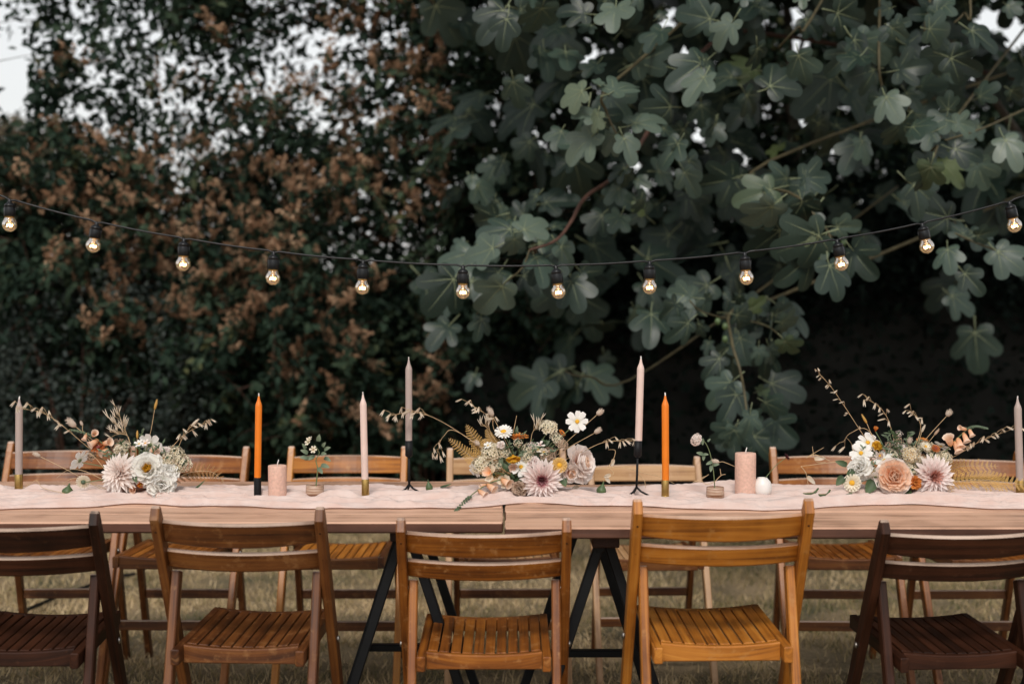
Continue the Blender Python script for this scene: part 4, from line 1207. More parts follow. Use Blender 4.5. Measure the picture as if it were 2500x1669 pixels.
for K, cx_, cy_, sx_, sy_ in ((A, 1350, 700, 330, 170), (B, 1120, 780, 480, 190), (C, 1000, 960, 420, 170)):
    rs = random.Random(int(cx_))
    for i in range(16):
        q, t = rs.uniform(-1, 1), rs.uniform(-1, 1)
        zx, zy = cx_ + q * sx_, cy_ + t * sy_ * (1 - .3 * abs(q))
        ax = (q * .7, -.8, .5 - t * .3); pick = rs.random()
        if pick < .4: K.fl(cluster, zx, zy, rs.uniform(40, 62), ax, rs.uniform(-.03, .01), rs.choice([P_CREAM, P_CREAM, P_PALE]), n=24)
        elif pick < .65: K.fl(cosmos, zx, zy, rs.uniform(34, 50), ax, rs.uniform(-.035, .0), rs.choice([P_WHITE, P_CREAM, P_PALE]), None, 6, 68, 'small_blossom')
        elif pick < .85: K.fl(ruffle, zx, zy, rs.uniform(36, 55), ax, rs.uniform(-.03, .0), rs.choice([P_PALE, P_PEACH, P_CREAM]), name='sweet_pea')
        else: K.fl(zinnia, zx, zy, rs.uniform(28, 42), ax, rs.uniform(-.03, .0), rs.choice([P_ORANGE, P_CREAM, P_TAN]), P_YC, name='strawflower')

# bud vases with a single stem each
def striped_mat():
    m, nt, b, out = new_mat('banded brown glass')
    L = nt.links.new
    tc = nd(nt, 'TexCoord'); mp = nd(nt, 'Mapping'); mp.inputs['Scale'].default_value = (14, 14, 170)
    n = nd(nt, 'TexNoise'); n.inputs['Scale'].default_value = 1; n.inputs['Detail'].default_value = 3
    L(tc.outputs['Object'], mp.inputs['Vector']); L(mp.outputs[0], n.inputs['Vector'])
    r = ramp(nt, [(0.35, (0.17, 0.075, 0.04)), (0.5, (0.40, 0.25, 0.17)), (0.68, (0.60, 0.46, 0.36))])
    L(n.outputs[0], r.inputs[0]); L(r.outputs[0], b.inputs['Base Color']); b.inputs['Roughness'].default_value = 0.15
    return m
M_BAND = striped_mat()
def vase(px, pyt, pyb, wpx, Y, mat, label, kind='tub'):
    a = at(px, pyb, Y); H = at(px, pyt, Y).z - CT; r = wpx / 2 / (FPX / Y)
    t = empty('bud_vase', (a.x, Y, CT), 0, label, 'vase', 'small bud vases')
    m = MB()
    if kind == 'tub': m.lathe([(r * .93, 0), (r * .99, .003), (r, H * .3), (r * .97, H * .7), (r * .94, H - .002), (r * .91, H), (r * .82, H), (r * .84, H * .6), (.001, H * .5)], 28)
    else: m.lathe([(r * .80, 0), (r * .92, .004), (r, H * .28), (r * .99, H * .55), (r * .85, H * .78), (r * .55, H * .95), (r * .50, H * 1.0), (r * .40, H * 1.0), (r * .42, H * .93), (.001, H * .6)], 28)
    m.build('body', mat, t)
    if kind == 'tub':
        m = MB(); m.lathe([(r * .945, H - .004), (r * .965, H - .002), (r * .93, H + .001), (r * .90, H)], 28, caps=False); m.build('rim', mat, t)
    return Vector((a.x, Y, CT)), H
v1, h1 = vase(769, 1184, 1214, 46, 4.08, M_BAND, 'banded brown bud vase with a leafy cream sprig, left of the leaning blush candle')
v2, h2 = vase(1746, 1189, 1221, 45, 4.06, M_BAND, 'brown bud vase holding a curved pale scabious, beside the tall pillar candle')
v3, h3 = vase(1861, 1165, 1213, 46, 4.12, M_CERAM, 'white ceramic bud vase between the tall pillar candle and the cut figs', 'jar')

def sprig_one():
    Y = 4.08
    t = empty('flower_sprig', v1 + Vector((0, 0, .008)), 0, 'leafy sprig of small cream flowers standing in the left bud vase', 'flower')
    o = Vector(t.location)
    Q = lambda zx, zy, d=0: at(580 + zx / 3.734, 860 + zy / 3.734, Y + d) - o
    stem(t, [(0, 0, 0), Q(718, 1190), Q(730, 1060), Q(715, 980), Q(745, 910), Q(700, 840)], .0022, .0010)
    for x, y, d, L in ((760, 1030, (.9, -.3, -.1), .027), (735, 1050, (.6, -.3, -.7), .022), (790, 890, (.7, -.3, .4), .022), (790, 960, (.8, -.3, -.3), .022), (690, 960, (-.8, -.4, -.1), .026), (640, 920, (-.8, -.4, .5), .024), (735, 810, (.2, -.3, 1), .022), (640, 960, (-.8, -.3, .1), .024), (700, 940, (-.6, -.6, -.4), .022), (775, 860, (.5, -.4, .8), .018), (620, 880, (-.4, -.4, .9), .02), (690, 870, (.2, -.7, .3), .02), (760, 930, (.6, -.5, .2), .022)):
        leaf_at(t, Q(x, y, random.uniform(-.012, .008)), d, (random.uniform(-.3, .3), -.8, .6), L, .62, P_SAGE)
    for x, y, ax, r in ((690, 885, (-.1, -.9, .3), 34), (645, 820, (-.5, -.6, .5), 36), (655, 790, (-.3, -.5, .8), 28)):
        cosmos(t, basis(Q(x, y, -.012), ax), r / 3.734 / (FPX / Y), P_CREAM, P_DC if r == 34 else P_SAGE, 6, 70, 'blossom')
def sprig_two():
    Y = 4.06
    t = empty('flower_sprig', v2 + Vector((0, 0, .008)), 0, 'curved stem with a pale pink scabious head standing in the right brown vase', 'flower')
    o = Vector(t.location)
    Q = lambda zx, zy, d=0: at(1500 + zx / 3.646, 850 + zy / 3.646, Y + d) - o
    stem(t, [(0, 0, 0), Q(893, 1230), Q(880, 1080), Q(850, 930), Q(810, 840), Q(765, 800)], .0017, .0010)
    cluster(t, basis(Q(735, 815), (-.75, -.5, .35)), .0185, P_PALE, 'scabiosa', 46)
    for x, y, d, L in ((790, 945, (-.8, -.3, .3), .022), (795, 945, (-.1, -.3, -1), .018), (790, 945, (.8, -.3, .1), .016), (870, 1010, (-.9, -.3, -.3), .020), (865, 1040, (-.2, -.4, -.9), .020), (880, 1040, (.7, -.3, .2), .018), (780, 800, (.1, -.2, -1), .020), (830, 830, (.8, 0, .9), .012)):
        leaf_at(t, Q(x, y, -.004), d, (0, -.8, .5), L, .55, P_SAGE)
    tail(t, Q(1070, 1050), Q(865, 995), .023, .0075)
    for pts in (((885, 1190), (820, 1210), (770, 1160), (830, 1130)), ((890, 1190), (950, 1130), (990, 1120)), ((950, 1130), (940, 1070)), ((700, 1190), (780, 1160), (840, 1120))):
        stem(t, [Q(x, y, -.01) for x, y in pts], .0011, .0006, M_STRAW, 'dried_tendril')
def sprig_three():
    t = empty('flower_sprig', v3 + Vector((0, 0, .03)), 0, 'thin stem with a small dark red bloom standing in the white ceramic vase', 'flower')
    o = Vector(t.location); Y = 4.12
    e = at(1921, 1115, Y) - o
    stem(t, [(0, 0, 0), at(1869, 1166, Y) - o, at(1895, 1135, Y) - o, e], .0013, .0009)
    zinnia(t, basis(e, (.7, -.3, .5)), .0105, leafy('dark red petal', [(0, (0.02, 0.004, 0.006)), (1, (0.07, 0.012, 0.018))], .2, .6), P_DC, 'bloom')
sprig_one(); sprig_two(); sprig_three()

# figs and leaves lying on the cloth
def fig(px, py, wpx, hpx, Y, label, lean=(0.1, 0, 1)):
    a = at(px, py, Y); r = wpx / 2 / (FPX / Y); H = hpx / (FPX / Y)
    t = empty('fig', (a.x, Y, CT), 0, label, 'fig', 'figs scattered on the runner')
    M = basis(Vector((0, 0, 0)), lean)
    m = MB(); m.lathe([(r * .3, 0), (r * .8, H * .06), (r, H * .25), (r * .92, H * .42), (r * .6, H * .62), (r * .32, H * .76), (r * .22, H * .86)], 20, M); m.build('flesh', M_FIG, t)
    m = MB(); m.tube([M @ Vector((0, 0, H * .84)), M @ Vector((r * .1, 0, H * .97)), M @ Vector((r * .2, 0, H * 1.04))], [r * .2, r * .15, r * .16], 8); m.build('stalk', M_FIG, t)
fig(164, 1207, 29, 26, 4.12, 'green fig on the runner left of the pale dahlia', (.2, 0, 1))
fig(1466, 1205, 25, 30, 4.13, 'green fig with long stalk right of the pink dahlia', (.25, 0, 1))
fig(1049, 1200, 18, 27, 4.20, 'small green fig beside the left black stand', (-.15, 0, 1))
def half_fig(px, py, Y, label, ang, L):
    a = at(px, py, Y)
    t = empty('cut_fig', (a.x, Y, CT + .003), ang, label, 'fig', 'cut fig halves')
    m = MB(); n = 20; out = []
    for i in range(n):
        q = 2 * math.pi * i / n; x = math.cos(q) * L * .5; w = L * .23 * (1 - .35 * math.cos(q))
        out.append((x, math.sin(q) * w))
    m.rings([[Vector((x * .55, y * .55, 0)) for x, y in out], [Vector((x, y, .007)) for x, y in out], [Vector((x * .96, y * .96, .009)) for x, y in out]]); m.build('skin', M_FIG, t)
    m = MB(); m.rings([[Vector((x * .92, y * .90, .0088)) for x, y in out], [Vector((x * .86, y * .82, .0096)) for x, y in out]]); m.build('flesh', M_FIGCUT, t)
    m = MB(); m.tube([(L * .45, 0, .007), (L * .62, .002, .012), (L * .8, .004, .020)], [.004, .003, .0025], 8); m.build('stalk', M_FIG, t)
half_fig(1972, 1212, 4.08, 'cut fig half with its stalk, right of the white vase', .15, .042)
half_fig(2009, 1213, 4.05, 'smaller cut fig half lying beside the stalked one', .1, .028)
def loose_leaf(px, py, Y, label, d, L, w, mat=P_GREEN):
    p = at(px, py, Y); p.z = CT + .010
    o = leaf_at(None, p, d, (0, -.35, 1), L, w, mat, 'loose_leaf', bend=-.25)
    tag(o, label, 'leaf')
loose_leaf(470, 1208, 4.12, 'dark green leaf lying on the runner right of the white flowers', (1, .1, .55), .05, .28)
loose_leaf(1075, 1196, 4.20, 'green leaf lying flat on the runner by the small fig', (1, 0, .1), .035, .4)
loose_leaf(2060, 1216, 4.02, 'slim green leaf lying on the runner near the cut figs', (.9, .3, .1), .03, .3)

# ------------------------------------------------------------------ fig tree
def fig_leaf(seed, low=False):
    rs = np.random.RandomState(seed)
    lob = [(0, .62, .38, .25), (R(46), .50, .33, .185), (R(-46), .50, .33, .185), (R(100), .24, .22, .17), (R(-100), .24, .22, .17)]
    lob = [(a + rs.uniform(-.08, .08), c * rs.uniform(.92, 1.06), e * rs.uniform(.95, 1.05), w * rs.uniform(.9, 1.15)) for a, c, e, w in lob]
    if seed % 4 == 2: lob = [lob[0]] + [(a * .9, c * 1.02, e, w * 1.12) for a, c, e, w in lob[1:3]] + lob[3:]
    if seed % 4 == 3: lob = [lob[0]] + [(a, c * .8, e * .85, w * 1.1) for a, c, e, w in lob[1:]]
    shapes = [(a, c, e, w) for a, c, e, w in lob] + [(a, c * .55, c * .5, .15) for a, c, e, w in lob] + [(0, .20, .27, .25)]
    pts = []
    for q, (a, c, e, w) in enumerate(shapes):
        for k in range(34):
            u = 2 * math.pi * k / 34
            f = e * math.copysign(abs(math.cos(u)) ** .85, math.cos(u)) + c; g = w * math.copysign(abs(math.sin(u)) ** .85, math.sin(u))
            g *= 1 + .10 * math.cos(u)
            x = f * math.sin(a) + g * math.cos(a); y = f * math.cos(a) - g * math.sin(a)
            inside = False
            for p_, (a2, c2, e2, w2) in enumerate(shapes):
                if p_ == q: continue
                ff = x * math.sin(a2) + y * math.cos(a2); gg = x * math.cos(a2) - y * math.sin(a2)
                if ((ff - c2) / e2) ** 2 + (gg / w2) ** 2 < .97: inside = True; break
            if not inside: pts.append((math.atan2(x, y), math.hypot(x, y)))
    pts = sorted(p for p in pts if abs(p[0]) < 2.75 and p[1] > .08)
    th = np.array([-2.9] + [p[0] for p in pts] + [2.9]); rad = np.array([.05] + [p[1] for p in pts] + [.05])
    if low: th, rad = th[::3], rad[::3]
    N = len(th)
    droop = rs.uniform(.10, .55); fold = rs.uniform(.02, .34); ph = rs.uniform(0, 6)
    def zz(x, y):
        r2 = x * x + y * y
        return -droop * r2 + fold * abs(x) * .8 + .03 * math.sin(5 * x + ph) * math.sqrt(r2) + .025 * math.sin(7 * y + ph)
    m = MB()
    vs = [(0, 0, 0)]; uvs = [(.5, .5)]
    for k, f in enumerate((.55, 1.0) if low else (.33, .68, 1.0)):
        for t, r_ in zip(th, rad):
            x, y = math.sin(t) * r_ * f, math.cos(t) * r_ * f
            vs.append((x, y, zz(x, y))); uvs.append((.5 + .1 * f, .5))
    fs = []
    for i in range(N - 1): fs.append((0, 1 + i, 2 + i))
    for k in range(1 if low else 2):
        o = 1 + k * N
        for i in range(N - 1): fs.append((o + i, o + N + i, o + N + i + 1, o + i + 1))
    m.add(vs, [tuple(reversed(f)) for f in fs], uvs, 0, True)
    for a, c, e, w in lob:                                 # raised pale veins
        Lv = (c + e) * .90; pts = []
        for k in range(6):
            q = Lv * k / 5; x, y = math.sin(a) * q, math.cos(a) * q
            pts.append(Vector((x, y, zz(x, y) + .004)))
        sd = Vector((math.cos(a), -math.sin(a), 0))
        rings = [[p - sd * (.011 * (1 - k / 5.6)), p + Vector((0, 0, .006 * (1 - k / 5.5))), p + sd * (.011 * (1 - k / 5.6))] for k, p in enumerate(pts)]
        m.rings(rings, False, 1, True, loop=False)
    pet = rs.uniform(.35, .6)
    if low: m.tube([(0, 0.03, .002), (0, -pet, .08)], [.013, .018], 4, mi=1)
    else: m.tube([(0, 0.03, .002), (0, -pet * .4, .02), (rs.uniform(-.05, .05), -pet, .10)], [.013, .014, .018], 6, mi=1)
    return m
def tri_arrays(me):
    me.calc_loop_triangles()
    v = np.empty(len(me.vertices) * 3, np.float32); me.vertices.foreach_get('co', v)
    t = np.empty(len(me.loop_triangles) * 3, np.int32); me.loop_triangles.foreach_get('vertices', t)
    mi = np.empty(len(me.loop_triangles), np.int32); me.loop_triangles.foreach_get('material_index', mi)
    return v.reshape(-1, 3).astype(float), t.reshape(-1, 3), mi
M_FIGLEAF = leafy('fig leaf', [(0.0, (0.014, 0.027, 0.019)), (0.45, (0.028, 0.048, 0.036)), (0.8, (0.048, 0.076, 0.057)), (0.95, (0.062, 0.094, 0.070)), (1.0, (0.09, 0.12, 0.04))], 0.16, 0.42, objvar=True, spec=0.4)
M_FIGLIT = leafy('lit fig leaf', [(0.0, (0.070, 0.102, 0.076)), (0.8, (0.105, 0.140, 0.106)), (1.0, (0.12, 0.15, 0.07))], 0.2, 0.42, objvar=True, spec=0.45)  # paler copy of the fig leaf, painting light onto the front clusters
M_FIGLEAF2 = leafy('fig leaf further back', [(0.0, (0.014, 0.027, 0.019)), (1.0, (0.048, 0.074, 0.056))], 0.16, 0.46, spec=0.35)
M_VEIN = plain('pale leaf vein', (0.19, 0.22, 0.12, 1), 0.6, 0, 0.15, 30)
M_TWIG = plain('fig twig', (0.075, 0.062, 0.028, 1), 0.7, 0, 0.3, 30)
M_REDTWIG = plain('reddish brown branch', (0.07, 0.03, 0.018, 1), 0.7, 0, 0.3, 30)
M_BARK = plain('grey bark', (0.09, 0.075, 0.06, 1), 0.9, 0, 0.4, 25, bump=0.8)
FIGV = [fig_leaf(i).mesh('leaf', [M_FIGLEAF, M_VEIN]) for i in range(8)]
FIGL = [fig_leaf(i, True).mesh('leaf', [M_FIGLEAF, M_VEIN]) for i in range(8)]

Z2 = (1000, 0, 2.8); Z3 = (1700, 0, 2.8); Z4 = (1000, 480, 2.529); Z5 = (1600, 480, 2.529)
HERO = {Z4: [(645, 262, 660, 415, 5.4), (705, 205, 890, 95, 5.45), (515, 318, 262, 385, 5.45), (620, 205, 400, 190, 5.55), (775, 378, 870, 575, 5.5), (930, 310, 1075, 470, 5.6), (570, 550, 390, 770, 5.4), (270, 510, 95, 740, 5.6), (545, 470, 365, 650, 5.55), (440, 755, 430, 905, 5.6), (1000, 520, 1050, 755, 5.75), (1060, 470, 1200, 615, 5.75), (330, 290, 230, 330, 5.9), (890, 190, 1000, 140, 5.9), (700, 110, 640, 20, 6.1), (560, 60, 590, 150, 6.1), (240, 800, 100, 950, 6.3), (250, 640, 200, 740, 6.0), (1300, 120, 1220, 260, 6.0), (1400, 40, 1430, 130, 6.0),
             (1110, 1110, 1355, 1160, 7.2), (940, 1080, 690, 1200, 7.2), (1040, 1150, 905, 1325, 7.2), (830, 1140, 570, 1310, 7.2), (850, 1250, 920, 1425, 7.2), (1390, 700, 1450, 830, 6.4), (400, 1100, 330, 1200, 6.6)],
        Z2: [(1180, 625, 975, 700, 5.3), (1395, 625, 1590, 485, 5.3), (1310, 575, 1240, 535, 5.3), (1280, 790, 1115, 750, 5.35), (1285, 780, 1225, 920, 5.3), (1245, 935, 1050, 1110, 5.4), (1405, 930, 1260, 1060, 5.45), (1465, 950, 1540, 1140, 5.35), (1540, 845, 1755, 735, 5.4), (1470, 1150, 1330, 1210, 5.7), (1480, 1180, 1490, 1330, 5.7), (1835, 980, 1695, 1160, 5.5), (1830, 990, 1900, 1100, 5.5), (1880, 1180, 1960, 1365, 5.7), (1990, 440, 1730, 610, 5.5), (2010, 530, 1850, 735, 5.4), (2010, 410, 2150, 440, 5.5), (1410, 50, 1365, 305, 5.3), (665, 135, 600, 355, 5.5), (580, 120, 455, 235, 5.8), (890, 360, 915, 505, 5.9), (710, 560, 735, 765, 5.9), (1720, 210, 1585, 380, 5.6), (2160, 190, 2065, 340, 5.5), (640, 1100, 595, 1230, 6.2), (430, 1210, 430, 1315, 6.4), (590, 1370, 605, 1495, 6.2), (870, 1340, 735, 1430, 6.0), (1580, 1370, 1570, 1485, 5.9), (1430, 1290, 1315, 1400, 5.8), (1200, 95, 990, 60, 5.6), (1240, 175, 1125, 215, 5.7), (820, -30, 860, 70, 5.6), (1560, -40, 1480, 90, 5.6), (1900, -60, 1930, 80, 5.6), (1030, 190, 900, 240, 6.0), (1280, 440, 1160, 560, 6.0), (1000, 240, 930, 330, 6.1), (1700, 120, 1760, 60, 5.9), (940, 1060, 1010, 1150, 6.4), (1100, 1100, 960, 1180, 6.4), (2090, 860, 2040, 1020, 6.1), (1560, 1230, 1660, 1290, 6.0)],
        Z3: [(415, 330, 465, 520, 5.5), (700, 380, 750, 615, 5.4), (240, 160, 115, 340, 5.4), (1120, 385, 945, 515, 5.4), (1340, 195, 1440, 285, 5.4), (1340, 195, 1240, 270, 5.45), (1360, 180, 1500, 130, 5.45), (1300, 670, 1340, 895, 5.4), (1290, 670, 1140, 800, 5.5), (1440, 640, 1500, 785, 5.8), (1720, 750, 1720, 605, 5.3), (1780, 840, 1945, 860, 5.5), (1610, 905, 1435, 975, 5.6), (1770, 1020, 1960, 1065, 5.5), (1600, 1140, 1560, 1365, 5.4), (1600, 1140, 1375, 1260, 5.45), (1610, 1140, 1720, 1250, 5.45), (1920, 1120, 2005, 1320, 5.7), (2115, 960, 2190, 1175, 5.4), (2110, 960, 2240, 980, 5.5), (1130, 965, 1200, 1140, 5.8), (1100, 985, 970, 1210, 5.9), (750, 1215, 770, 1315, 5.6), (740, 1215, 970, 1190, 5.6), (505, 1300, 255, 1375, 5.7), (520, 1410, 360, 1570, 5.5), (725, 1390, 810, 1570, 5.4), (610, 1220, 400, 1260, 5.8), (1880, 215, 2070, 350, 5.5), (1740, 400, 1970, 515, 5.6), (1590, 200, 1830, 200, 5.5), (1380, 480, 1610, 435, 5.7), (1760, 385, 1530, 380, 5.7), (960, 90, 1245, 165, 5.6), (340, 650, 475, 815, 6.0), (130, 850, 140, 1025, 6.1), (330, -40, 300, 70, 5.6), (720, -30, 700, 90, 5.5), (450, 60, 540, 110, 5.8), (1210, 480, 970, 590, 5.7), (610, 530, 400, 540, 6.0), (1940, 660, 2060, 560, 5.9), (2150, 620, 2260, 700, 5.7), (1640, 90, 1760, -20, 5.6), (2130, 40, 2230, 120, 5.8), (1320, 60, 1190, 120, 5.8), (830, 840, 990, 900, 6.3), (560, 1000, 480, 1110, 6.4)],
        Z5: [(720, 60, 565, 255, 5.4), (905, 30, 985, 215, 5.4), (960, 240, 830, 260, 5.4), (1010, 240, 715, 375, 5.4), (1120, 185, 1290, 200, 5.5), (945, 375, 750, 575, 5.5), (1075, 425, 1165, 660, 5.4), (1220, 330, 1345, 530, 5.6), (1805, 330, 1770, 500, 5.5), (1990, 240, 2125, 225, 5.6), (1900, 230, 1805, 140, 5.7), (2115, 340, 2290, 490, 5.6), (130, 660, 35, 785, 5.6), (220, 620, 50, 590, 5.7), (200, 780, 80, 915, 5.6), (270, 785, 290, 885, 5.8), (335, 610, 290, 660, 6.0), (500, 730, 650, 765, 5.7), (590, 690, 690, 630, 6.0), (520, 610, 510, 690, 5.9), (430, 600, 470, 640, 6.1), (780, 775, 940, 800, 5.9), (740, 730, 870, 680, 6.1), (800, 890, 890, 1015, 5.6), (800, 890, 930, 910, 5.65), (640, 940, 650, 1045, 5.8), (700, 930, 755, 1055, 5.9), (395, 1000, 290, 1120, 5.7), (400, 1010, 400, 1120, 5.75), (500, 1220, 385, 1430, 5.6), (585, 1350, 580, 1505, 5.4), (590, 1350, 690, 1380, 5.45), (470, 1430, 345, 1540, 5.5), (490, 1440, 440, 1580, 5.5), (680, 1270, 820, 1365, 5.7), (740, 1380, 865, 1530, 5.8), (640, 1200, 720, 1180, 5.6), (680, 650, 640, 740, 6.2), (330, 900, 290, 980, 6.1)]}
ft = empty('fig_tree', (3.15, 7.6, 0), 0, 'fig tree with large lobed grey green leaves hanging over the right side of the table', 'tree')
FO = Vector(ft.location)
def branch(pts, r0, r1, mat, name='branch', n=6):
    if name == 'branch': r0 *= .6; r1 *= .75
    p = polyline(pts, n); N = len(p)
    m = MB(); m.tube([q - FO for q in p], [r0 + (r1 - r0) * i / (N - 1) for i in range(N)], 7)
    return m.build(name, mat, ft)
leaf_count = 0
for (ox, oy, k), L_ in HERO.items():
    for (jx, jy, tx, ty, Y) in L_:
        a = at(ox + jx / k, oy + jy / k, Y); b = at(ox + tx / k, oy + ty / k, Y)
        d = b - a
        tilt = random.uniform(-1.0, .6)                  # the tip comes forward or goes back
        d2 = d + Vector((0, d.length * tilt, 0))
        nh = Vector((random.uniform(-.95, .95), -1, random.uniform(.35, 1.0) if oy == 480 and ox == 1000 or (ox, oy) == Z2[:2] else random.uniform(-.45, .35)))
        lf = link('leaf', FIGV[leaf_count % 8], None, ft, ybasis(a - FO, d2, nh, d.length * .92))
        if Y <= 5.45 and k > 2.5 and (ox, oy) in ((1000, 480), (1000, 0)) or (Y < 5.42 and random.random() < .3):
            lf.material_slots[0].link = 'OBJECT'; lf.material_slots[0].material = M_FIGLIT
        leaf_count += 1
        if random.random() < .62 and leaf_count < 292:        # a smaller leaf tucked in behind
            a2 = a + Vector((random.uniform(-.13, .13), random.uniform(.08, .45), random.uniform(-.10, .12)))
            dd = Vector((random.uniform(-1, 1), random.uniform(-.6, .4), random.uniform(-1.1, .3)))
            link('leaf', FIGV[(leaf_count * 3 + 1) % 8], None, ft, ybasis(a2 - FO, dd, Vector((random.uniform(-.8, .8), -1, random.uniform(-.3, .9))), random.uniform(.10, .17)))
            leaf_count += 1
# limbs: from the trunk out into the clusters
tr0 = Vector((3.15, 7.6, 0))
branch([tr0, Vector((3.1, 7.55, .9)), Vector((3.0, 7.45, 1.8)), Vector((2.85, 7.3, 2.8)), Vector((2.5, 7.1, 4.0))], .085, .035, M_BARK, 'trunk')
branch([Vector((3.0, 7.5, 1.7)), Vector((2.3, 7.6, 2.7)), Vector((1.4, 7.5, 3.5)), Vector((.5, 7.2, 4.0))], .04, .015, M_BARK)
branch([Vector((2.85, 7.4, 2.6)), Vector((2.4, 7.0, 3.4)), Vector((1.8, 6.5, 3.9))], .03, .012, M_BARK)
def zp(z, x, y, Y): return at(z[0] + x / z[2], z[1] + y / z[2], Y)
branch([Vector((2.9, 7.4, 2.4)), Vector((1.5, 7.6, 2.7)), zp(Z3, 100, 300, 6.4), zp(Z2, 1500, 1100, 5.9), zp(Z4, 1090, 0, 5.7), zp(Z4, 1000, 150, 5.6), zp(Z4, 905, 268, 5.5), zp(Z4, 740, 330, 5.45)], .02, .007, M_REDTWIG)
branch([zp(Z4, 740, 330, 5.45), zp(Z4, 690, 445, 5.45), zp(Z4, 560, 560, 5.5), zp(Z4, 400, 740, 5.6)], .006, .004, M_TWIG)
branch([Vector((2.98, 7.42, 2.0)), zp(Z5, 800, 600, 6.3), zp(Z5, 480, 700, 5.9), zp(Z5, 470, 880, 5.6), zp(Z5, 520, 1060, 5.5), zp(Z5, 548, 1200, 5.5), zp(Z5, 565, 1340, 5.45)], .014, .0055, M_TWIG)
branch([Vector((2.9, 7.35, 2.6)), zp(Z3, 500, 1100, 6.2), zp(Z3, 700, 1350, 5.6), zp(Z5, 1080, 250, 5.5), zp(Z5, 960, 370, 5.5)], .014, .005, M_TWIG)
branch([Vector((2.98, 7.42, 2.0)), Vector((2.7, 6.3, 1.95)), zp(Z5, 2290, 410, 5.7), zp(Z5, 2100, 330, 5.65), zp(Z5, 1980, 285, 5.65), zp(Z5, 1830, 215, 5.7)], .012, .004, M_TWIG)
branch([Vector((1.6, 7.4, 3.4)), zp(Z2, 1700, 300, 6.0), zp(Z2, 1340, 620, 5.4), zp(Z2, 1345, 760, 5.4), zp(Z2, 1420, 930, 5.4)], .014, .005, M_TWIG)
branch([Vector((1.8, 6.9, 3.7)), zp(Z3, 1250, 200, 5.7), zp(Z3, 1270, 600, 5.6), zp(Z3, 1300, 660, 5.5)], .012, .005, M_TWIG)
branch([Vector((2.85, 7.3, 3.0)), zp(Z3, 1700, 900, 6.0), zp(Z3, 1650, 1000, 5.6), zp(Z3, 1605, 1130, 5.5)], .012, .005, M_TWIG)
branch([zp(Z3, 2240, 750, 5.9), zp(Z3, 1950, 880, 5.7), zp(Z3, 1700, 960, 5.6)], .008, .005, M_TWIG)
branch([Vector((2.0, 6.6, 3.8)), zp(Z3, 850, 20, 5.8), zp(Z3, 690, 190, 5.6), zp(Z3, 560, 330, 5.7)], .012, .005, M_TWIG)
branch([Vector((2.0, 6.6, 3.8)), zp(Z3, 1600, -40, 5.7), zp(Z3, 1570, 120, 5.6), zp(Z3, 1560, 220, 5.6)], .010, .005, M_TWIG)
branch([Vector((2.0, 6.6, 3.8)), zp(Z3, 1870, -40, 5.7), zp(Z3, 1830, 90, 5.7), zp(Z3, 1760, 160, 5.7)], .010, .004, M_TWIG)
branch([Vector((2.0, 7.4, 1.9)), zp(Z4, 1500, 1050, 6.5), zp(Z4, 1110, 1110, 6.2), zp(Z4, 960, 1080, 6.2)], .010, .004, M_TWIG)
branch([zp(Z5, 470, 760, 5.9), zp(Z5, 290, 710, 5.7), zp(Z5, 210, 640, 5.65)], .005, .004, M_TWIG)
branch([zp(Z5, 480, 740, 5.9), zp(Z5, 690, 800, 5.8), zp(Z5, 790, 880, 5.65)], .005, .004, M_TWIG)
for q in ((430, 800), (430, 880), (385, 770), (1000, 380), (1160, 290)):
    c = zp(Z5, *q, 5.6) - FO
    m = MB(); m.blob(c, .012, .012, .015, n=10, m=6); m.build('green_fig', M_FIG, ft)
# leaves behind and above the measured ones
def fig_random():
    n = 420
    px = rng.uniform(1030, 2750, n); py = rng.uniform(-330, 900, n); Y = rng.uniform(6.7, 8.2, n)
    pr = np.clip(1.05 - np.clip(py - 250, 0, 900) / 600, .06, 1) * np.clip((px - 960) / 260, .12, 1)
    keep = rng.uniform(0, 1, n) < pr
    P = [at(a, b, c) for a, b, c in zip(px[keep], py[keep], Y[keep])]
    m2 = 1500                                              # unseen canopy leaves added above the frame to shade the place below
    for i in range(m2): P.append(Vector((rng.uniform(-.4, 3.0), rng.uniform(5.3, 8.2), rng.uniform(3.0, 4.5))))
    P = [p for p in P if not (p.z < 3.0 and p.y < 5.9)]
    P.sort(key=lambda p: p.y + (3 if p.z > 1.335 + p.y * .25 else 0))
    n = len(P)
    ang = rng.uniform(0, 6.283, n)
    d = np.stack([np.cos(ang) * .8, rng.uniform(-.6, .3, n), -.55 + np.sin(ang) * .55], 1)
    nr = np.stack([rng.normal(0, .4, n), rng.normal(-.75, .3, n), rng.uniform(.3, 1.1, n)], 1)
    sc = rng.uniform(.13, .24, n)
    k = max(0, 298 - leaf_count)
    for i in range(k):
        link('leaf', FIGV[i % 8], None, ft, ybasis(P[i] - FO, d[i], nr[i], sc[i]))
    Vs, Fs, Ms, UVs = [], [], [], []; o = 0
    rot = frames(d, nr)
    for q in range(8):
        bv, bf, bm = tri_arrays(FIGL[q])
        idx = np.arange(k + q, n, 8)
        pos = np.array([list(P[i] - FO) for i in idx])
        V, F = scatter(bv, bf, pos, rot[idx], sc[idx])
        Vs.append(V); Fs.append(F + o); o += len(V); Ms.append(np.tile(bm, len(idx)))
        UVs.append(np.repeat(rng.uniform(0, 1, (len(idx), 1)) * np.ones((1, 2)), len(bv), axis=0))
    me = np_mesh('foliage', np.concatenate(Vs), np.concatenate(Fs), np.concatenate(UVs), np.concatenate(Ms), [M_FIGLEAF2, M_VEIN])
    tag(link('foliage', me, None, ft), kind='stuff')
fig_random()

